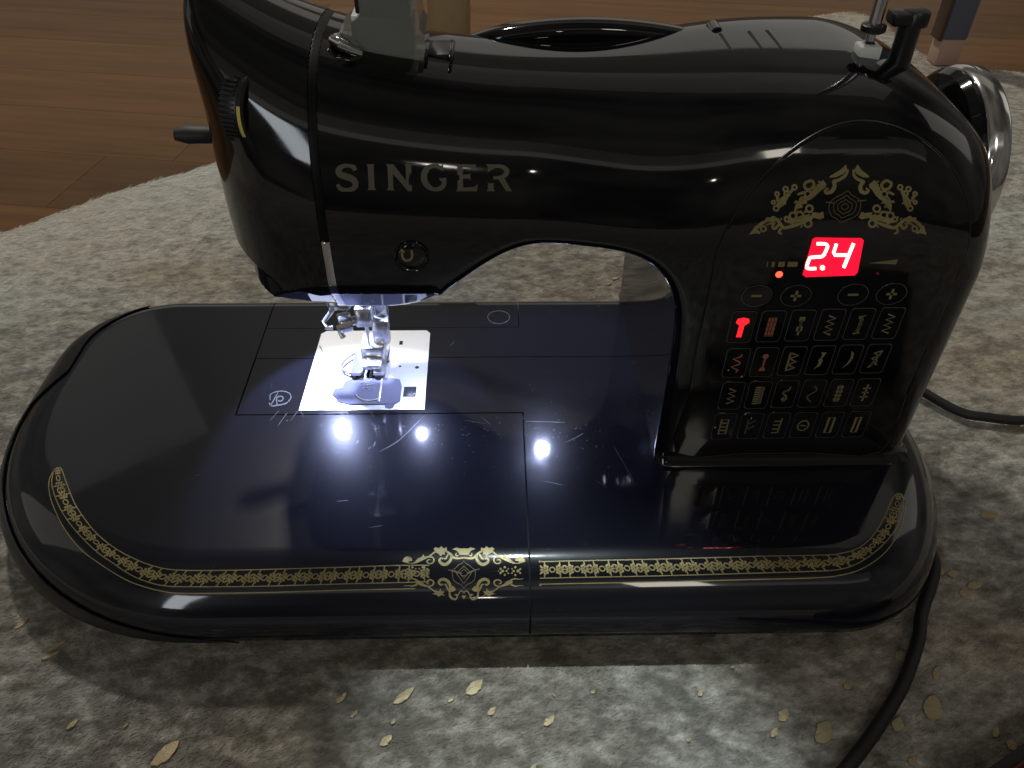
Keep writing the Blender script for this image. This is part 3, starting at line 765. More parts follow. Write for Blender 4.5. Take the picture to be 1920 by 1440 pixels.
# slot lug beside the thread guide
MB().box(-24.2, -14.0, 300, 316, 154.5, 159.6, .5).build('thread_slot', M['satin'], SM)
for x in (-24.4, -15.6): MB().box(x, x+1.2, 294, 312, 154.0, 161.0, .3).build('slot_cheek', M['enamel'], SM)
for x in (88, 99, 106): MB().prism([(x, 302), (x+1.1, 301), (x+1.1, 322), (x, 322)], lambda u, v, w: (u, v, float(ztop(np.array(u)))-.6-abs(v-313)**2*.004+w), 1.1).build('top_groove', M['inside'], SM, False)
# clear thread-guide cover standing on the arm
g0 = [(-56, 160.5), (-24.0, 157.0), (-24.0, 167.0), (-25.6, 169.4), (-25.6, 192), (-46, 192), (-46, 174.0), (-54.5, 167.5)]
tgc = MB().prism(g0, lambda u, v, w: (u, 296+w, v), 24).build('thread_guide_cover', M['smoke'], SM, False)
MB().box(-48, -29, 299, 318, 173.6, 196, .6).build('guide_core', M['satin'], tgc)
MB().box(-50, -28, 300, 316, 160.4, 172.8, .5).build('guide_block', M['white'], tgc)
MB().tube([(-47, 294, 161.6), (-50, 292.5, 163.6), (-53.5, 292.5, 165.6), (-55.5, 294, 166.2), (-55, 299, 165.2), (-51, 301, 163.8), (-47.5, 298, 162.6)], [1.6, 2.0, 2.3, 2.2, 2.2, 2.0, 1.6], 12).build('thread_hook', M['chrome'], SM)
# bobbin winder spindle, collar and stop
sp = MB().lathe((136.5, 297, 159.5), (0, 0, 1), [(2.2, 0), (2.4, 5.4), (1.6, 6.2), (1.6, 10), (2.3, 10.2), (2.3, 60)], 20).build('bobbin_winder_spindle', M['steel'], SM)
MB().lathe((136.5, 297, 168.6), (0, 0, 1), [(3.6, 0), (4.4, .5), (4.4, 2.4), (3.6, 2.9)], 24).build('spindle_collar', M['satin'], sp)
MB().box(132.4, 140.4, 293, 300, 159.6, 164.6, .7).build('winder_base', M['white'], sp)
st = MB().tube([(149.6, 297, 152.5), (149.6, 297, 158), (149.6, 297, 166), (149.6, 297, 173)], [4.4, 4.0, 3.9, 3.9], 20).build('bobbin_stop', M['satin'], SM)
MB().box(141.2, 152.6, 292.8, 301.2, 171.2, 175.8, 1.3).build('stop_arm', M['satin'], st)
MB().lathe((150.4, 297, 171.2), (0, 0, 1), [(4.9, 0), (4.9, 3.8), (4.2, 4.9), (2.5, 5.3)], 22).build('stop_cap', M['satin'], st)
# hand wheel
hw = MB().lathe((183.0, 330, 104), (1, 0, 0), [(14, 0), (16, 3), (28, 6), (36.0, 8.5), (38.2, 11.5), (38.2, 13.6)], 72).build('hand_wheel', M['enamel'], SM)
MB().lathe((196.0, 330, 104), (1, 0, 0), [(37.0, 0), (38.4, .3), (39.4, 1.4), (39.8, 4.5), (39.6, 8.5), (38.6, 10.0), (36, 10.8), (32.5, 10.2), (30, 9.0), (6, 8.5)], 80).build('chrome_rim', M['chrome'], hw)

# ---- tension dial in its slot on the face cover
CAP_BVH = BVHTree.FromPolygons([tuple(p) for p in CAP_P], [tuple(map(int, f)) for f in CAP_F])
ARM_BVH = BVHTree.FromPolygons([tuple(p) for p in ARM_P], [tuple(map(int, f)) for f in ARM_F])
def hit(bvh, x, y):
    d = pray(x, y); r = bvh.ray_cast(Vector(EYE), Vector(d)); return (r[0], r[1]) if r[0] is not None else (None, None)
class Decal:
    """Flat print traced in photograph pixels and laid on a real surface, proud of it by a tenth of a millimetre."""
    def __init__(s, bvh, lift=.12, k=1.0): s.b = bvh; s.v = []; s.f = []; s.l = lift; s.k = k
    def pt(s, x, y):
        p, n = hit(s.b, x, y)
        if p is None: return None
        if n.dot(Vector(EYE)-p) < 0: n = -n
        s.v.append(tuple(p+n*s.l)); return len(s.v)-1
    def face(s, ids):
        if all(i is not None for i in ids): s.f.append(tuple(ids))
    def stroke(s, pts, wd, closed=False, smooth=5, taper=False):
        P0 = [tuple(p[:2]) for p in pts]; W0 = [p[2] if len(p) > 2 else wd for p in pts]
        if smooth:
            q = catmull([(*a, b) for a, b in zip(P0, W0)], smooth, closed); P0 = [(a[0], a[1]) for a in q]; W0 = [a[2] for a in q]
        n = len(P0); L_, R_ = [], []
        for i in range(n):
            a = P0[(i-1) % n] if (closed or i > 0) else P0[i]; b = P0[(i+1) % n] if (closed or i < n-1) else P0[i]
            dx, dy = b[0]-a[0], b[1]-a[1]; l = math.hypot(dx, dy) or 1; nx, ny = -dy/l*W0[i]/2*s.k, dx/l*W0[i]/2*s.k
            if taper: k = min(1, 5*min(i, n-1-i)/n+.15); nx *= k; ny *= k
            L_.append(s.pt(P0[i][0]+nx, P0[i][1]+ny)); R_.append(s.pt(P0[i][0]-nx, P0[i][1]-ny))
        for i in range(n if closed else n-1): k = (i+1) % n; s.face((L_[i], L_[k], R_[k], R_[i]))
    def poly(s, pts):
        ids = [s.pt(*p) for p in pts]
        if any(i is None for i in ids): return
        for t in tessellate_polygon([[Vector((x, y, 0)) for x, y in pts]]): s.f.append(tuple(ids[i] for i in t))
    def disc(s, x, y, r, n=10, ry=None):
        ry = ry or r; c = s.pt(x, y); ids = [s.pt(x+r*math.cos(2*math.pi*i/n), y+ry*math.sin(2*math.pi*i/n)) for i in range(n)]
        for i in range(n): s.face((c, ids[i], ids[(i+1) % n]))
    def ring(s, x, y, r, wd, n=14, ry=None):
        ry = ry or r; s.stroke([(x+r*math.cos(2*math.pi*i/n), y+ry*math.sin(2*math.pi*i/n)) for i in range(n)], wd, True, 1)
    def build(s, name, m, parent):
        ob = raw(name, s.v, s.f, m, parent, True)
        bm = bmesh.new(); bm.from_mesh(ob.data)
        for f in bm.faces:      # face the eye's side of the surface
            c = f.calc_center_median()+Vector(SM.location)
            if f.normal.dot(Vector(wp(EYE))-c) < 0: f.normal_flip()
        bm.to_mesh(ob.data); bm.free(); return ob
def zoom(x0, y0, k): return lambda pts: [((p[0]/k)+x0, (p[1]/k)+y0, *( (p[2]/k,) if len(p) > 2 else ())) for p in pts]

d = Decal(CAP_BVH, .10)
d.poly([(410, 154), (440, 152), (468, 157), (474, 210), (470, 268), (436, 272), (424, 268)])
slot_o = d.build('dial_slot', M['inside'], cap)
p0, n0 = hit(CAP_BVH, 440, 205)
ax = n0.cross(Vector((0, 0, 1))).normalized(); ax = ax if ax.x > 0 else -ax; cen = p0 - n0*11.6
dial = MB().lathe(cen-ax*4.6, ax, [(8, 0), (14.1, .5), (14.3, 1.2), (14.3, 6.2), (14.1, 6.6), (14.3, 6.8), (14.3, 8.6), (13.5, 9.2), (6, 9.3)], 56).build('tension_dial', M['satin'], SM)
b = MB()
for k in range(54):
    a = 2*math.pi*k/54; o_, u_, v_, n_ = b.frame(cen, ax); rd = u_*math.cos(a)+v_*math.sin(a); c = cen+rd*14.35-ax*.9
    tn = ax.cross(rd)
    b.add([c+rd*dd+tn*tt+ax*aa for aa in (-3.4, 2.3) for tt in (-.32, .32) for dd in (-.3, .5)], [(0,1,3,2),(4,6,7,5),(0,4,5,1),(2,3,7,6),(0,2,6,4),(1,5,7,3)])
b.build('knurl', M['rubber'], dial, False)
ring_bvh = BVHTree.FromPolygons([tuple(v) for v in [Vector(wp((0,0,0)))*0]], []) if False else None
# yellow number strip round the dial's edge
b = MB(); o_, u_, v_, n_ = b.frame(cen, ax); best = []
for k in range(60):
    a = 2*math.pi*k/60; rd = u_*math.cos(a)+v_*math.sin(a)
    if rd.y < -.2 and -.62 < rd.z < .45: best.append((rd.z, rd))
best.sort(key=lambda t: t[0]); vs_ = []
for z_, rd in best: vs_ += [cen+rd*14.42+ax*2.5, cen+rd*14.42+ax*3.9]
b.add(vs_, [(2*i, 2*i+1, 2*i+3, 2*i+2) for i in range(len(best)-1)]); b.build('number_strip', M['yellow'], dial)

# ---- reverse button: two-lobed lens with a U-turn arrow
zz = zoom(700, 440, 12)
d = Decal(ARM_BVH, .1)
p1, n1 = hit(ARM_BVH, 772, 481)
rb_ = [(14.2*.0, 0)]
def onarm(x, y, lift):
    p, n = hit(ARM_BVH, x, y); return p+n*lift
out = zz([(640,200),(720,190),(800,205),(900,260),(1010,300),(1120,290),(1230,310),(1320,370),(1330,470),(1290,580),(1200,690),(1080,770),(950,810),(800,815),(660,770),(560,680),(500,560),(505,400),(550,280)])
out = [(772+33*math.cos(2*math.pi*i/44), 480+28*math.sin(2*math.pi*i/44)) for i in range(44)]
ctr = (np.mean([p[0] for p in out]), np.mean([p[1] for p in out]))
vs_ = []; fs_ = []; lv_ = [(1.0, 0.0), (.985, .9), (.92, 1.25), (.86, 1.0), (.80, .55), (.74, .75), (.4, .85), (.02, .85)]
for s_, l_ in lv_: vs_ += [tuple(onarm(ctr[0]+(p[0]-ctr[0])*s_, ctr[1]+(p[1]-ctr[1])*s_, l_)) for p in out]
no = len(out)
for j in range(len(lv_)-1):
    for i in range(no): k = (i+1) % no; fs_.append((j*no+i, j*no+k, (j+1)*no+k, (j+1)*no+i))
rev = MB().add(vs_, fs_).build('reverse_button', M['enamel'], SM)
REV_BVH = BVHTree.FromPolygons(vs_, fs_)
d = Decal(REV_BVH, .12)
d.stroke(zz([(650,410),(650,480),(690,550),(760,580),(840,550),(875,480),(860,350)]), 50/12)
d.poly([q[:2] for q in zz([(560,410),(630,310),(720,390)])])
d.build('arrow_print', M['gold'], rev)

# ---- gold lettering on the arm
zz = zoom(600, 290, 5.0526); d = Decal(ARM_BVH)
d.stroke(zz([(332,150,34),(318,118,44),(270,104,34),(215,110,44),(176,145,56),(190,185,60),(250,208,62),(312,235,62),(338,280,56),(312,322,48),(250,332,34),(195,322,42),(166,280,30)]), 40)
d.poly([q[:2] for q in zz([(440,90),(516,90),(508,112),(518,312),(536,336),(450,336),(462,312),(452,112)])])
d.poly([q[:2] for q in zz([(622,90),(694,90),(815,245),(812,112),(800,90),(874,90),(864,112),(872,345),(835,345),(692,180),(694,312),(708,336),(632,336),(648,312),(640,115)])])
d.stroke(zz([(1162,150,20),(1130,116,36),(1080,105,36),(1020,125,52),(988,185,60),(990,245,60),(1025,300,50),(1080,328,36),(1140,318,44),(1172,285,44),(1176,232,44)]), 45)
d.poly([q[:2] for q in zz([(1166,88),(1172,150),(1150,148),(1140,110)])]); d.poly([q[:2] for q in zz([(1130,222),(1196,218),(1196,250),(1140,250)])])
d.poly([q[:2] for q in zz([(1284,90),(1476,94),(1478,152),(1452,122),(1352,118),(1352,190),(1412,186),(1424,170),(1424,245),(1412,226),(1354,226),(1356,312),(1462,306),(1496,276),(1486,346),(1290,346),(1304,320),(1300,115)])])
d.poly([q[:2] for q in zz([(1570,90),(1644,92),(1646,322),(1660,346),(1578,346),(1592,322),(1588,112)])])
d.stroke(zz([(1630,110,34),(1720,112,36),(1768,150,50),(1752,196,46),(1700,216,34),(1640,218,30)]), 40)
d.poly([q[:2] for q in zz([(1682,222),(1740,210),(1796,310),(1822,346),(1766,346)])])
d.build('gold_lettering', M['dim_gold'], SM)

# ---- flower band along the front of the bed
def resample(pts, n):
    p = np.array(pts, float); s = np.r_[0, np.cumsum(np.hypot(*np.diff(p, axis=0).T))]; t = np.linspace(0, s[-1], n)
    return np.c_[np.interp(t, s, p[:, 0]), np.interp(t, s, p[:, 1])], s[-1]
def cm2(pts): return [(p[0], p[1]) for p in catmull(pts, 8)]
def band(d, top, bot, outer, period=46.0, ends=(0, 0)):
    T, lt = resample(cm2(top), 400); B, lb = resample(cm2(bot), 400); Lm = (lt+lb)/2
    def uv(u, v):   # u in pixels along, v -1 (top line) .. 1 (bottom line)
        t = min(max(u/Lm, 0), 1)*399; i = min(int(t), 398); f = t-i
        a = T[i]*(1-f)+T[i+1]*f; b = B[i]*(1-f)+B[i+1]*f; c = (a+b)/2; h_ = (b-a)/2; return (c[0]+h_[0]*v, c[1]+h_[1]*v)
    def st(pts, wd, smooth=3, closed=False): d.stroke([uv(*p) for p in pts], wd, closed, smooth)
    for pl_ in (top, bot, outer): d.stroke(cm2(pl_), 1.9, False, 1)
    n = int(Lm//period); per = Lm/n
    for k in range(n):
        u0 = (k+.5)*per
        h_ = 17.0/46*per/17.0
        W_ = per/46.0
        hh = np.linalg.norm(np.array(uv(u0, 1))-np.array(uv(u0, -1)))/2; sc = min(1, hh/16.5)
        if sc < .28: continue
        st([(u0+5*W_*math.cos(a), .30*math.sin(a)) for a in np.linspace(0, 2*math.pi, 11)[:-1]], 2.6*sc, 1, True)
        for sg in (-1, 1):
            x = u0+sg*9.2*W_
            for vv_, r_ in ((0, 3.3), (.34, 2.9), (-.34, 2.9)): q = uv(x, vv_); d.disc(q[0], q[1], r_*sc, 7)
            x = u0+sg*13.5*W_
            for vv_, r_ in ((.50, 2.7), (-.50, 2.7), (.16, 2.4), (-.16, 2.4)): q = uv(x, vv_); d.disc(q[0], q[1], r_*sc, 7)
            st([(x, .5), (x+sg*1.0, .78), (x-sg*.4, 1.0)], 2.4*sc); st([(x, -.5), (x+sg*1.0, -.78), (x-sg*.4, -1.0)], 2.4*sc)
            st([(x, .30), (u0+sg*17.5*W_, .26), (u0+sg*20.5*W_, .42), (u0+sg*23*W_, .46)], 2.6*sc); st([(x, -.30), (u0+sg*17.5*W_, -.26), (u0+sg*20.5*W_, -.42), (u0+sg*23*W_, -.46)], 2.6*sc)
            q = uv(u0+sg*18.6*W_, 0); d.disc(q[0], q[1], 3.2*sc, 6); q = uv(u0+sg*21.8*W_, 0); d.disc(q[0], q[1], 1.6*sc, 6)
            q = uv(u0+sg*20.6*W_, .26); d.disc(q[0], q[1], 1.5*sc, 6); q = uv(u0+sg*20.6*W_, -.26); d.disc(q[0], q[1], 1.5*sc, 6)
    return uv
d = Decal(BED_BVH)
z7 = zoom(40, 840, 3.2); z6 = zoom(740, 980, 3.84)
topL = z7([(222,118),(243,130),(270,205),(330,350),(440,500),(560,600),(680,665),(800,710),(950,733),(1300,733),(1920,716)])+z6([(0,309),(180,307)])
botL = z7([(215,118),(192,150),(186,235),(240,375),(330,500),(450,620),(550,690),(630,745),(720,790),(850,826),(1000,832),(1400,830),(1920,816)])+z6([(0,432),(255,426)])
outL = z7([(205,122),(172,180),(166,240),(185,330),(250,470),(350,600),(450,680),(590,770),(700,820),(850,860),(1000,872),(1500,866),(1920,853)])+z6([(0,478),(150,475)])
band(d, topL[:-1]+[(805, topL[-1][1])], botL[:-1]+[(805, botL[-1][1])], outL)
z8 = zoom(1240, 880, 3.2)
topR = z6([(1045,281),(1500,271),(1900,263)])+z8([(600,522),(900,517),(1060,508),(1180,473),(1270,398),(1330,300),(1388,175),(1422,143)])
botR = z6([(1045,400),(1500,391),(1900,383)])+z8([(600,622),(900,612),(1060,602),(1180,563),(1300,480),(1400,370),(1440,270),(1452,190),(1430,143)])
outR = z6([(1045,443),(1500,434),(1900,426)])+z8([(600,660),(900,652),(1060,638),(1200,598),(1330,510),(1420,390),(1460,260),(1464,195),(1438,147)])
band(d, topR, botR, outR)
# end curls, short ticks
d.disc(1012, 1053, 2.2, 7); d.disc(1013, 1097, 2.2, 7)
d.build('flower_band', M['gold'], SM)

# ---- medallion on the front edge, traced from one half and mirrored
z9 = zoom(760, 1010, 8.0); CX = 878
def both(fn):
    for sgn in (1, -1):
        fn(lambda pts: z9([((p[0] if sgn > 0 else 2*CX-p[0]), *p[1:]) for p in pts]))
d = Decal(BED_BVH)
P2 = lambda q: [p[:2] for p in q]
d.poly(P2(z9([(700,160),(770,135),(820,150),(880,146),(935,150),(985,132),(1052,156),(990,180),(962,215),(944,246),(816,246),(798,215),(768,180)])))
def med(g):
    d.stroke(g([(878,288,22),(940,296,26),(1000,296,30),(1050,272,34),(1085,230,34),(1130,198,26),(1165,180,18)]), 26)
    d.stroke(g([(955,250,14),(985,262,16),(1000,235,18),(985,215,10)]), 14)
    d.stroke(g([(1085,232,22),(1066,290,34),(1098,350,44),(1155,388,46),(1215,372,44),(1246,328,34),(1222,296,26),(1188,306,26)]), 40)
    d.stroke(g([(1100,210,14),(1128,262,26),(1150,300,24),(1180,300,16)]), 20)
    d.poly(P2(g([(1135,130),(1180,152),(1215,114),(1252,146),(1300,128),(1338,156),(1306,184),(1345,206),(1290,214),(1250,236),(1222,268),(1200,236),(1160,242),(1166,202),(1132,186)])))
    d.stroke(g([(1300,188,30),(1350,232,24),(1410,272,24),(1470,292,40),(1530,312,54),(1585,345,40),(1650,370,14),(1752,360,10)]), 24)
    d.stroke(g([(1420,280,16),(1352,280,20),(1326,322,22),(1350,366,20),(1402,372,18),(1432,345,18),(1410,318,14),(1374,322,10)]), 18)
    d.poly(P2(g([(1462,284),(1480,238),(1518,274),(1500,306)]))); d.poly(P2(g([(1535,310),(1572,296),(1600,350),(1560,345)])))
    d.stroke(g([(1750,362),(1738,330),(1708,322),(1700,342)]), 13)
    d.stroke(g([(1092,800,18),(1084,750,36),(1086,700,42),(1112,648,46),(1164,612,46),(1226,618,42),(1254,660,34),(1222,694,26),(1192,680,20)]), 40)
    d.stroke(g([(1105,790,16),(1126,740,26),(1150,690,24),(1178,690,14)]), 18)
    d.poly(P2(g([(1152,856),(1200,832),(1164,792),(1218,782),(1218,744),(1256,786),(1316,776),(1292,808),(1352,826),(1292,840),(1254,872),(1222,846)])))
    d.stroke(g([(1290,806,22),(1350,766,20),(1410,722,22),(1480,698,36),(1545,662,60),(1605,640,44)]), 22)
    d.stroke(g([(1580,622,22),(1650,600,18),(1700,610,10),(1772,600,8)]), 16); d.stroke(g([(1580,690,26),(1660,714,18),(1700,705,10),(1776,708,8)]), 16)
    d.stroke(g([(1420,716,16),(1352,700,20),(1330,652,22),(1370,618,20),(1424,630,18),(1436,664,16),(1398,678,12)]), 16)
    d.stroke(g([(1092,790,20),(1086,858,30),(1046,900,34),(1000,906,26),(975,866,22),(992,838,22),(1014,846,14)]), 28)
    d.stroke(g([(978,870,14),(946,808,16),(912,782,16),(886,800,12),(896,822,10)]), 14)
    d.poly(P2(g([(998,764),(1016,730),(1050,706),(1084,742),(1082,794),(1030,792)])))
    d.poly(P2(g([(878,906),(850,868),(840,852),(878,850)])))
    for x, y, r_ in ((1400,486,9),(1428,455,17),(1428,515,17),(1460,486,22),(1492,430,17),(1492,545,17),(1520,486,16),(1545,452,12),(1545,520,12),(1600,452,12),(1600,520,12),(1625,486,18),(1650,432,17),(1650,545,17),(1690,486,24),(1722,458,15),(1722,516,15)):
        q = g([(x, y)])[0]; d.disc(q[0], q[1], r_/8*1.05, 8)
both(med)
d.build('medallion_scroll', M['gold'], SM)
d = Decal(BED_BVH, .13)
sh = [(878,338),(905,372),(960,398),(1000,440),(1052,470),(1050,560),(1034,622),(985,660),(920,692),(878,742)]
d.stroke(z9(sh+[(2*CX-p[0], p[1]) for p in sh[-2:0:-1]]), 1.3, True, 1)
dm = [(878,412),(990,520),(878,672),(766,520)]; d.stroke(z9(dm), 1.9, True, 0)
d.stroke(z9([(878,456),(945,520),(878,600),(811,520)]), 1.6, True, 0)
d.stroke(z9([(640,470,10),(710,482,22),(780,505,26),(850,525,14)]), 3); d.stroke(z9([(1120,455,10),(1050,470,20),(980,500,24),(920,525,12)]), 3)
d.stroke(z9([(840,548),(878,560),(915,548)]), 1.8)
d.build('medallion_shield', M['old_gold'], SM)

# ---- maker's marks and scratches on the bed
d = Decal(BED_BVH, .10)
d.ring(935, 595, 20.5, 1.3, 26, 12); d.build('ring_mark', M['line'], SM)
z2 = zoom(420, 440, 4.0); d = Decal(BED_BVH, .10)
d.stroke(z2([(345,1290,6),(380,1230,9),(408,1180,5)]), 6, taper=True); d.stroke(z2([(345,1240),(350,1200),(390,1180),(450,1175),(495,1195),(500,1230),(470,1262),(420,1275)]), 1.7)
d.stroke(z2([(400,1285),(395,1230),(420,1212),(445,1225),(430,1248),(405,1245)]), 2.2); d.stroke(z2([(335,1260),(360,1285),(400,1280),(475,1268)]), 2.6, taper=True)
d.build('round_emblem', M['emblem'], SM)
d = Decal(BED_BVH, .05)
for sc in ([(710,848),(745,828),(770,805),(795,780)],[(505,790),(525,768)],[(1080,820),(1095,812)],[(630,940),(655,938)],[(1018,902),(1058,910)],[(865,787),(915,795)],[(985,790),(1060,792)],[(700,838),(704,828)],[(668,832),(672,826)],[(690,843),(696,838)],
           [(545,790),(560,770),(570,782)],[(520,800),(540,772)],[(900,780),(922,798)],[(1190,905),(1170,870),(1150,835)],[(720,640),(735,632)],[(843,650),(852,640)],[(1115,900),(1140,915)],[(1060,830),(1085,818)],[(690,990),(720,985)]):
    d.stroke(sc, random.uniform(.5, 1.1), False, 4, True)
for _ in range(170):
    x = random.choice((random.gauss(680, 90), random.gauss(1010, 60), random.gauss(1100, 90), random.gauss(880, 60))); y = random.gauss(800, 45)
    if y < 775 and 440 < x < 975: continue
    a = random.uniform(0, 3.14); l = random.uniform(.8, 5); d.stroke([(x, y), (x+l*math.cos(a), y+l*math.sin(a)*.7)], random.uniform(.35, .8), False, 0)
d.build('scratches', M['scratch'], SM)

# ================================================================ control panel on the pillar
def arm_y(x, z):
    r = ARM_BVH.ray_cast(Vector((x, 100, z)), Vector((0, 1, 0))); return r[0].y if r[0] is not None else None
# arch-shaped panel, a conformal sheet half a millimetre proud
ar = []
for i in range(25):
    a = math.pi*i/24; ar.append((125.5+45.5*math.cos(a), 104+47*math.sin(a)))
outl = [(171.5, 5.6), (171.5, 40), (171.5, 75)] + ar + [(80.0, 75), (80.0, 40), (80.0, 5.6), (110, 5.4), (140, 5.4)]
ol = [(p[0], p[1]) for p in catmull(outl, 3, True)]
pc = (125.5, 80); vs_ = []; fs_ = []
lv_ = [(1.0, -.1), (.996, .42), (.985, .5), (.85, .5), (.7, .5), (.55, .5), (.4, .5), (.25, .5), (.12, .5), (.01, .5)]
def pnl(x, z, lift):
    return (x, arm_y(x, max(z, 5.2))-lift, z)
for s_, l_ in lv_: vs_ += [pnl(pc[0]+(p[0]-pc[0])*s_, pc[1]+(p[1]-pc[1])*s_, l_) for p in ol]
no = len(ol)
for j in range(len(lv_)-1):
    for i in range(no): k = (i+1) % no; fs_.append((j*no+i, j*no+k, (j+1)*no+k, (j+1)*no+i))
panel = MB().add(vs_, fs_).build('control_panel', M['enamel'], SM)
PAN_BVH = BVHTree.FromPolygons(vs_, fs_)
b = MB(); rr_ = [Vector(pnl(p[0], p[1], .25)) for p in ol]; b.tube(rr_+[rr_[0]], .34, 6, 1.0, False); b.build('panel_rim', M['satin'], panel)

# gold ornament above the display
z10 = zoom(1380, 300, 5.0526)
def xc(y): return 1095-.2*(y-50)
d = Decal(PAN_BVH, .12, 1.25)
def halves(fn):
    for sgn in (1, -1):
        fn(lambda pts: z10([((p[0] if sgn > 0 else 2*xc(p[1])-p[0]), *p[1:]) for p in pts]))
def orn(g):
    d.poly(P2(g([(1152,42),(1184,92),(1262,152),(1256,168),(1200,162),(1142,132),(1120,92)])))
    d.stroke(g([(1112,90,14),(1118,148,22),(1160,186,24),(1212,204,24)]), 22)
    d.stroke(g([(1212,196,26),(1180,242,30),(1184,292,32),(1224,312,26),(1252,290,20),(1230,266,14)]), 26)
    d.poly(P2(g([(1256,232),(1282,214),(1312,186),(1330,214),(1354,236),(1334,276),(1366,322),(1300,304),(1286,262)])))
    d.stroke(g([(1388,218),(1422,196),(1470,220),(1446,268),(1402,278),(1378,248)]), 4.2, True)
    d.stroke(g([(1340,256,34),(1356,330,40),(1396,372,30),(1446,404,36),(1462,478,16)]), 30)
    for x, y, r_ in ((1402,322,30),(1424,380,30),(1448,430,20)): q = g([(x, y)])[0]; d.ring(q[0], q[1], r_/5.05, 3.2, 10)
    d.stroke(g([(1440,300,18),(1476,318,20),(1500,326,12)]), 18); d.stroke(g([(1450,404),(1496,388)]), 3.4)
    d.stroke(g([(1562,278,20),(1590,332,30),(1622,402,56),(1642,446,26)]), 30)
    for x, y, r_ in ((1554,258,22),(1632,274,22),(1600,320,26),(1694,320,18),(1696,400,16),(1648,456,24)): q = g([(x, y)])[0]; d.ring(q[0], q[1], r_/5.05, 3.0, 10)
    d.stroke(g([(1692,330),(1660,392)]), 4)
    d.poly(P2(g([(1158,544),(1176,512),(1190,488),(1222,502),(1252,496),(1292,494),(1282,540),(1232,552),(1192,562)])))
    d.stroke(g([(1270,540,26),(1340,590,22),(1420,622,26),(1500,640,24),(1552,602,26),(1604,560,24),(1682,560,14)]), 22)
    for x, y, r_ in ((1332,460,32),(1400,522,34),(1460,528,32),(1290,600,34),(1504,560,22)): q = g([(x, y)])[0]; d.ring(q[0], q[1], r_/5.05, 3.4, 10)
    d.stroke(g([(1290,530,20),(1350,545,40),(1420,570,36),(1490,580,26)]), 30)
    d.stroke(g([(1556,600,18),(1584,648,22),(1618,622,18),(1600,594,12)]), 18); d.stroke(g([(1520,640,18),(1532,680,18),(1498,698,16)]), 18)
    d.poly(P2(g([(1586,560),(1624,548),(1650,526),(1674,544),(1714,552),(1684,580),(1622,592)])))
    d.stroke(g([(1676,566,20),(1738,612,26),(1796,700,12)]), 25); q = g([(1692,650)])[0]; d.ring(q[0], q[1], 5, 3, 10)
    d.poly(P2(g([(1738,612),(1780,622),(1802,708),(1752,692),(1702,684),(1740,660)])))
def orn2(g):
    # leaf lobes and tendrils between the scrolls
    for x, y, a, l_, w_ in ((1296,214,-.9,46,22),(1340,206,-.5,40,20),(1372,300,.4,40,22),(1330,330,1.2,44,22),(1466,250,.2,34,16),(1490,400,.3,34,18),(1412,440,1.9,40,20),(1386,404,2.6,36,18),
                            (1236,508,.1,40,22),(1310,520,-.6,38,20),(1360,492,-.9,36,18),(1430,492,-.7,36,18),(1480,500,-.3,40,18),(1530,540,-.2,36,16),(1340,628,.9,36,18),(1440,600,.2,44,22),(1560,556,-.8,34,18),
                            (1632,540,-.7,36,18),(1690,548,-.1,40,16),(1760,640,.9,46,20),(1720,690,.2,40,18),(1580,410,2.3,34,18),(1668,360,.9,34,16),(1612,440,1.9,30,16)):
        c, s_ = math.cos(a), math.sin(a)
        d.poly(P2(g([(x+u*l_*c-v*w_*s_, y+u*l_*s_+v*w_*c) for u, v in ((-.5, 0), (-.2, .42), (.15, .36), (.5, 0), (.15, -.36), (-.2, -.42))])))
    d.stroke(g([(1262,250,12),(1300,282,14),(1320,320,12)]), 12); d.stroke(g([(1470,470,10),(1440,500,14),(1400,480,12)]), 12)
    d.stroke(g([(1380,560,14),(1330,560,18),(1290,560,12)]), 14); d.stroke(g([(1600,600,10),(1650,600,14),(1680,620,12)]), 12)
halves(orn); halves(orn2)
d.build('panel_scroll', M['gold'], panel)
d = Decal(PAN_BVH, .13)
shd = [(1055,290),(1092,330),(1150,362),(1180,400),(1172,470),(1130,532),(1062,560),(990,590),(958,556),(908,532),(880,470),(890,400),(950,350),(1010,322)]
d.stroke(z10(shd), 1.7, True, 2)
for s_ in (.72, .46, .22): d.stroke(z10([(1030+(x-1030)*s_, 440+(y-440)*s_) for x, y in shd]), 1.6, True, 2)
d.stroke(z10([(850,400),(940,405)]), 2.4, False, 0); d.stroke(z10([(1150,388),(1235,380)]), 2.4, False, 0)
d.build('panel_shield', M['old_gold'], panel)

# display window, digits, indicator lamps, printed symbols
z3 = zoom(1320, 280, 4.0)
d = Decal(PAN_BVH, .35)
dsp = [(812,668),(835,657),(1175,662),(1196,680),(1150,920),(1128,942),(760,955),(737,935)]
dsp = [(p[0], p[1]) for p in dsp]
d.poly(P2(z3(dsp))); disp = d.build('display', M['red'], SM); disp['label'] = 'lit red display reading 2.4'
d = Decal(PAN_BVH, .55)
d.stroke(z3([(842,703),(900,703),(922,716),(920,735),(896,785),(872,800),(800,805),(786,818),(768,872),(775,888),(838,888)]), 22/4, False, 2)
d.disc(*z3([(885,882)])[0], 4.6, 12)
d.stroke(z3([(990,703),(968,772),(976,788),(1072,788)]), 22/4, False, 0); d.stroke(z3([(1118,700),(1044,882)]), 24/4, False, 2)
d.build('digits', M['digit'], disp)
for x, y, r_, m, nm in ((563,937,32,'led_red','indicator_lamp'),(1299,928,15,'led_dim','indicator_lamp')):
    q = z3([(x, y)])[0]; p, n = hit(PAN_BVH, q[0], q[1]); MB().lathe(p-n*.2, n, [(r_/4*.205*.78, 0), (r_/4*.205*.78, .5), (r_/4*.1, .9)], 14).build(nm, M[m], panel)
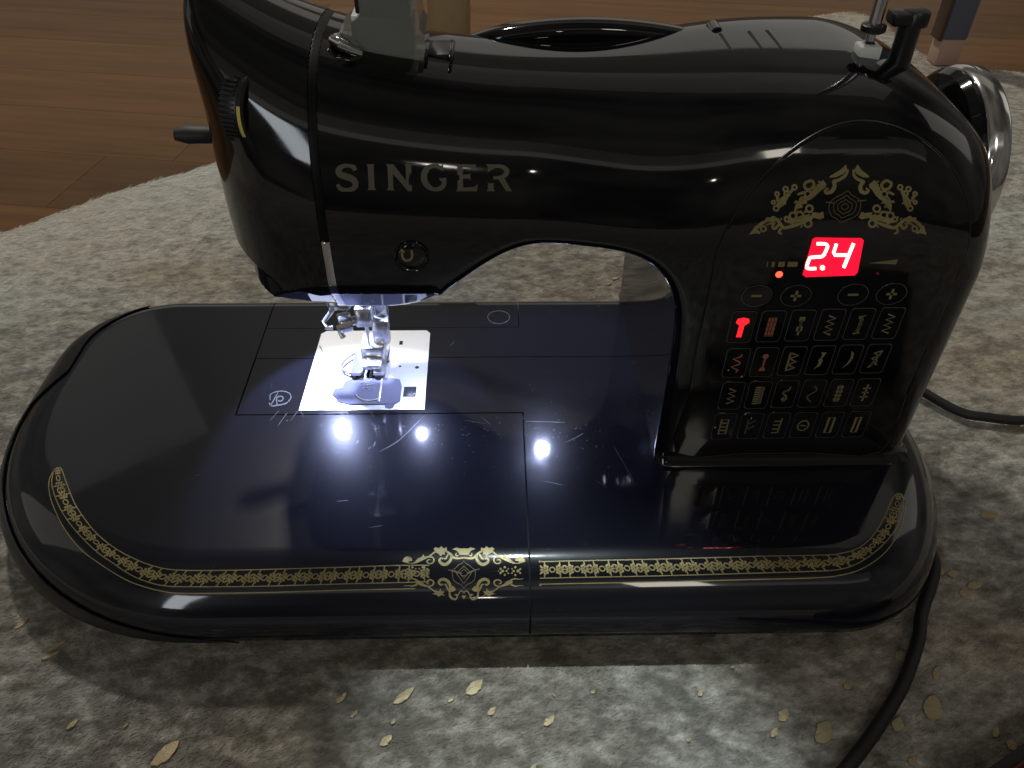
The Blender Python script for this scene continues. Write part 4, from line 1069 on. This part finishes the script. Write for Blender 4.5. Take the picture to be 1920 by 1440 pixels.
for x0, x1 in ((470,477),(506,528),(555,604),(626,700)):
    d = Decal(PAN_BVH); d.poly(P2(z3([(x0+4,842),(x1+4,842),(x1-2,880),(x0-2,880)]))); d.build('length_bar', M['icon_gold'], panel)
d = Decal(PAN_BVH); d.poly(P2(z3([(1228,851),(1452,824),(1440,862)]))); d.build('width_wedge', M['icon_gold'], panel)

def arm_plane_pt(x, z, lift): return (x, arm_y(x, z)-.5-lift, z)
def pill(cx, cz, hw_, hh_, r_, name, oval=False):
    """a flat key, slightly proud of the panel, with a fine printed outline"""
    if oval: o2 = [(hw_*math.cos(2*math.pi*i/28), hh_*math.sin(2*math.pi*i/28)) for i in range(28)]
    else:
        o2 = []
        for sx_, sz_, a0 in ((1, 1, 0), (-1, 1, 90), (-1, -1, 180), (1, -1, 270)):
            for i in range(5): a = math.radians(a0+90*i/4); o2.append((sx_*(hw_-r_)+r_*math.cos(a), sz_*(hh_-r_)+r_*math.sin(a)))
    yb = arm_y(cx, cz)-.5; n = len(o2); vs_ = []
    for s_, l_ in ((1.0, -.2), (1.0, .22), (.97, .32), (.9, .30)): vs_ += [(cx+u*s_, yb-l_, cz+v*s_) for u, v in o2]
    fs_ = [(j*n+i, j*n+(i+1) % n, (j+1)*n+(i+1) % n, (j+1)*n+i) for j in range(3) for i in range(n)]+[tuple(range(3*n, 4*n))]
    k = MB().add(vs_, fs_).build(name, M['enamel'], SM)
    b = MB(); ring = [Vector((cx+u*.985, yb-.31, cz+v*.985)) for u, v in o2]
    vs2 = []; 
    for u, v in o2:
        l_ = math.hypot(u, v); vs2 += [(cx+u, yb-.34, cz+v), (cx+u-u/l_*.26, yb-.34, cz+v-v/l_*.26)]
    b.add(vs2, [(2*i, 2*i+1, 2*((i+1) % n)+1, 2*((i+1) % n)) for i in range(n)]); b.build('outline_print', M['line'], k)
    return k, yb
def icon(k, yb, cx, cz, strokes, m, wd=.75, polys=(), discs=()):
    b = MB(); Y_ = yb-.36
    def rib(pts, w_, closed=False):
        vs_ = []; n = len(pts)
        for i in range(n):
            a = pts[(i-1) % n] if closed or i else pts[0]; c = pts[(i+1) % n] if closed or i < n-1 else pts[-1]
            dx, dz = c[0]-a[0], c[1]-a[1]; l = math.hypot(dx, dz) or 1
            vs_ += [(cx+pts[i][0]-dz/l*w_/2, Y_, cz+pts[i][1]+dx/l*w_/2), (cx+pts[i][0]+dz/l*w_/2, Y_, cz+pts[i][1]-dx/l*w_/2)]
        b.add(vs_, [(2*i, 2*i+1, 2*((i+1) % n)+1, 2*((i+1) % n)) for i in range(n if closed else n-1)])
    for s_ in strokes:
        w_ = wd; cl_ = False
        if isinstance(s_, dict): w_ = s_.get('w', wd); cl_ = s_.get('c', False); s_ = s_['p']
        rib(s_, w_, cl_)
    for p in polys: b.add([(cx+x, Y_, cz+z) for x, z in p], [tuple(range(len(p)))])
    for x, z, r_ in discs: b.add([(cx+x+r_*math.cos(a), Y_, cz+z+r_*math.sin(a)) for a in np.linspace(0, 6.283, 13)[:-1]], [tuple(range(12))])
    b.build('icon', M[m], k, False)
def pxz(px, py):   # pixel -> (x, z) on the panel's front plane
    q = on_y(px, py, 245.4); return q[0], q[2]
for (px, py), sg in zip(((1418.3, 554.2), (1492, 554.2), (1599, 552), (1671.3, 550.8)), '-+-+'):
    x, z = pxz(px, py); k, yb = pill(x, z, 5.8, 4.9, 0, 'length_button', True)
    st_ = [[(-2.0, 0), (2.0, 0)]]
    if sg == '+': st_.append([(0, -2.3), (0, 2.3)])
    icon(k, yb, x, z, st_, 'icon_gold', 1.0)
def zig(n, w_, h_, sl=0): return [((w_ if i % 2 else -w_)+sl*(i/n), h_-2*h_*i/n) for i in range(n+1)]
def sine(n, w_, h_, cyc): return [(w_*math.sin(2*math.pi*cyc*i/n), h_-2*h_*i/n) for i in range(n+1)]
def circ(x, z, r_, n=14): return {'p': [(x+r_*math.cos(2*math.pi*i/n), z+r_*math.sin(2*math.pi*i/n)) for i in range(n)], 'c': True}
def rect(x0, x1, z0, z1, w_=.7): return {'p': [(x0, z0), (x1, z0), (x1, z1), (x0, z1)], 'c': True, 'w': w_}
ic = {
 (0,0): dict(s=[{'p': [(0, 2), (-.2, -4.6)], 'w': 2.0}], p=[[(-2.6, 2.4), (-2.2, 4.2), (0, 4.8), (2.2, 4.2), (2.6, 2.4), (1.2, 1.2), (-1.2, 1.2)]], m='redicon'),
 (0,1): dict(s=[{'p': [(x, 4.6), (x, -4.6)], 'w': .9} for x in (-1.2, 0, 1.2)]+[{'p': [(-1.5, z), (1.5, z)], 'w': .5} for z in (-4.2, -2, 0.2, 2.2, 4.3)], m='copper'),
 (0,2): dict(s=[[(0, 3), (0, -4.4)]], p=[[(-1.1, 2.4), (-1.1, 4.4), (1.1, 4.4), (1.1, 2.4)], [(-1.2, -2.4), (-1.2, -.2), (1.2, -.2), (1.2, -2.4)]], d=[(0, 1.2, .55)], m='icon_gold'),
 (0,3): dict(s=[zig(7, 1.5, 4.6)], m='icon_gold'),
 (0,4): dict(s=[[(-1.2, -4.4), (1.4, -4.0), (-.4, -3), (.9, -2.2), (.1, -1), (1, 0), (.2, 1), (1, 2), (-.9, 3), (1.6, 4.4), (-1, 3.6)], {'p': [(.4, 3), (.3, -3.6)], 'w': 1.2}], m='icon_gold'),
 (0,5): dict(s=[zig(7, 1.5, 4.6)], m='icon_gold'),
 (1,0): dict(s=[[(1.6, 4.6), (1.0, 3.2), (-1.6, 2.4), (1.4, .6), (1.5, -.4), (-1.6, -1.8), (1.5, -3.6), (.8, -4.6)]], m='copper'),
 (1,1): dict(s=[[(0, 2), (0, -3)]], p=[[(-1.6, -4.2), (1.2, -4.4), (.9, -2.6), (-.6, -2.2)]], d=[(0, 3.2, 1.25)], m='copper'),
 (1,2): dict(s=[{'p': [(-1.6, 4.6), (1.8, 3.2), (-1.4, 1.6)], 'w': .8}, {'p': [(-1.4, 1.6), (1.8, 0), (-1.4, -1.6)], 'w': .8}, {'p': [(-1.4, -1.6), (1.8, -3.2), (-1.6, -4.6)], 'w': .8}, {'p': [(-1.5, 4.6), (-1.5, -4.6)], 'w': .8}], m='icon_gold'),
 (1,3): dict(s=[], p=[[(-.6, 4.4), (1.6, 4.2), (1.0, 2.2), (.4, 1.4), (1.2, .2), (.9, -2.4), (-1.6, -4.4), (-.4, -2.4), (-.2, -.6), (-.8, .4), (.1, 1.6), (.2, 3.2)]], m='gold'),
 (1,4): dict(s=[], p=[[(.2, 4.6), (1.5, 3.6), (1.9, 1), (1.1, -1.8), (-1.4, -4.4), (.2, -1.8), (.8, .8), (.7, 2.8)]], m='gold'),
 (1,5): dict(s=[[(1.6, 4.4), (-1.4, 3.2), (1.2, 1.4)], [(1.4, 2.0), (-1.6, .4), (1.0, -1.4)], [(.8, -.2), (-1.8, -4.4)], [(.2, -1.6), (1.2, -3)], [(1.6, 4.4), (-1, -3)]], m='icon_gold'),
 (2,0): dict(s=[zig(6, 1.5, 4.2)], m='icon_gold'),
 (2,1): dict(s=[{'p': [(-1.8, z), (1.6, z)], 'w': .75} for z in np.linspace(-4.4, 4.4, 8)]+[{'p': [(1.3, 4.6), (1.3, -4.6)], 'w': 1.2}], m='icon_gold'),
 (2,2): dict(s=[[(1.4, 4.4), (1.2, 2.6), (-.8, 2.2), (-.9, .6), (.6, -.4), (1.2, -2.6), (0, -3.8), (-1, -2.4), (.2, -1)]], d=[(-.3, 2, .7), (.2, -3, .8)], m='icon_gold', w=.6),
 (2,3): dict(s=[sine(24, 1.5, 4.4, 1.1)], m='line', w=.75),
 (2,4): dict(s=[sine(18, 1.1, 4.4, 2), [(-x, z) for x, z in sine(18, 1.1, 4.4, 2)], {'p': [(0, 4.2), (0, -4.2)], 'w': .9}], m='icon_gold'),
 (2,5): dict(s=[{'p': [(0, 4.6), (0, -4.6)], 'w': .8}, [(-1.6, 2.4), (1.6, 2.6)], [(-1.4, .2), (1.4, .2)], [(-1.6, -2.4), (1.6, -2.2)]], m='icon_gold'),
 (3,0): dict(s=[rect(-1.5, 1.5, -4.2, 4.2, .8)]+[{'p': [(-1.5, z), (1.5, z)], 'w': .75} for z in (-2.1, 0, 2.1)], m='icon_gold'),
 (3,1): dict(s=[[(-1.4, 4), (-1.4, -4.4)], [(-1.4, -2), (1.8, .4)], [(-1.4, 1.0), (1.8, 3.6)]], m='line'),
 (3,2): dict(s=[[(1.4, 4.6), (1.2, -4.2)]]+[{'p': [(-1.6, z), (1.3, z)], 'w': .6} for z in (-4, -1.8, .6, 2.8)], m='icon_gold', w=.6),
 (3,3): dict(s=[{'p': [(2.3*math.cos(a), 2.9*math.sin(a)) for a in np.linspace(0, 6.283, 20)[:-1]], 'c': True, 'w': .6}, {'p': [(-1.2, 0), (1.2, 0)], 'w': .6}], m='icon_gold'),
 (3,4): dict(s=[rect(-1.2, 1.2, -4.4, 4.4, 1.0)], m='icon_gold'),
 (3,5): dict(s=[rect(-1.0, 1.0, -4.4, 4.4, 1.0)], m='icon_gold'),
}
# button centres measured along the four rows
rows = [((1390, 613), (1665.5, 605.5)), ((1380, 680), (1641.5, 672)), ((1371, 741.5), (1622, 735)), ((1356.5, 799), (1605, 795))]
for j, (a, b_) in enumerate(rows):
    xa, za = pxz(*a); xb, zb = pxz(*b_)
    for i in range(6):
        t = i/5; x, z = xa+(xb-xa)*t, za+(zb-za)*t
        k, yb = pill(x, z, 4.75, 7.6, 1.5, 'stitch_button'); q = ic[(j, i)]
        # the printed symbols lean a little with the key outline
        icon(k, yb, x, z-.2, q['s'], q['m'], q.get('w', .75), q.get('p', ()), q.get('d', ()))
# lint and dust specks caught on the panel
for px, py, ln in ((1340, 800, 3.5), (1397, 775, 4), (1408, 783, 3), (1390, 705, 3), (1365, 693, 2.5)):
    p, n = hit(PAN_BVH, px, py)
    if p is None: p, n = hit(ARM_BVH, px, py)
    if p is None: p, n = hit(BED_BVH, px, py)
    b = MB(); u = n.orthogonal().normalized(); v = n.cross(u)
    b.tube([p+n*.4-u*ln*.12-v*.2, p+n*.6, p+n*.4+u*ln*.12+v*.15], [.12, .22, .1], 6); b.build('lint_speck', M['lint'], SM)

# ================================================================ cords, pedal and furniture
def cord(name, pix, r_, label, extra_start=None, extra_end=None):
    pts = [on_z(x, y, RUGZ+2.0+r_) for x, y in pix]
    pts = (extra_start or []) + [tuple(p) for p in pts] + (extra_end or [])
    c = catmull(pts, 8); b = MB().tube([tuple(p) for p in c], r_, 12); ob = b.build(name, M['rubber'], None)
    ob['label'] = label; ob['category'] = 'cord'; return ob
cord('power_cord', [(1790, 768), (1850, 782), (1925, 788), (2010, 775)], 2.6, 'black power cord running over the rug behind the hand wheel end', [(200, 345, -22), (214, 345, -28), (230, 345, -35)])
cord('pedal_cord', [(1728, 1150), (1722, 1200), (1692, 1285), (1642, 1368), (1588, 1440), (1540, 1500)], 2.7, 'black pedal cord curving down the rug from the front right corner', [(178, 250, -30), (192, 232, -33), (198, 216, -36)])
fp = empty('foot_pedal', (215, 118, RUGZ+2), 'black foot pedal with a dark red edge lying on the rug, mostly out of view', 'pedal')
q0, q1 = on_z(1835, 1452, RUGZ+14), on_z(1935, 1382, RUGZ+14)
dx, dy = q1[0]-q0[0], q1[1]-q0[1]; l_ = math.hypot(dx, dy); ux, uy = dx/l_, dy/l_; nx_, ny_ = uy, -ux
def pedal(u, v, w): return (q0[0]+ux*u+nx_*v, q0[1]+uy*u+ny_*v, RUGZ+1.5+w)
pp = [(-20, 3), (-16, 0), (62, 0), (66, 3), (66, 92), (62, 96), (-16, 96), (-20, 92)]
MB().prism(pp, pedal, 12).build('pedal_base', M['rubber'], fp, False)
MB().prism([(-14, 7), (60, 7), (60, 90), (-14, 90)], lambda u, v, w: (*pedal(u, v, 0)[:2], RUGZ+13.5+w*(.3+v/90)), 9).build('treadle', M['satin'], fp, False)
e0 = [pedal(-8, 5, 12.4), pedal(54, 5, 12.4)]
MB().tube(e0, 1.2, 8).build('red_edge', M['dark_red'], fp)

# light wooden furniture leg behind the arm
fl = empty('furniture_leg', (-49, 971, RUGZ-6), 'round pale wooden furniture leg standing on the floor behind the arm', 'furniture leg')
MB().lathe((-49, 971, RUGZ-6), (0, 0, 1), [(23, 0), (24, 4), (25, 60), (26, 420)], 40).build('leg_post', M['pale_wood'], fl)
MB().lathe((-49, 971, RUGZ-6), (0, 0, 1), [(25.5, 0), (25.5, 3), (24.4, 4.2)], 40).build('leg_glide', M['satin'], fl)
ch = empty('chair_leg', (488, 877, RUGZ), 'grey felt covered chair leg with a pale wooden foot on the rug edge', 'chair leg')
MB().box(475, 501.5, 865, 889, RUGZ+27, RUGZ+420, 2.5).build('leg_sleeve', M['grey_felt'], ch)
MB().box(476, 500.5, 866, 888, RUGZ+.6, RUGZ+28, 1.5).build('foot_tip', M['pink_wood'], ch)
MB().box(471.6, 475.4, 867, 887, RUGZ+26, RUGZ+420, .6).build('leg_edging', M['brown'], ch)
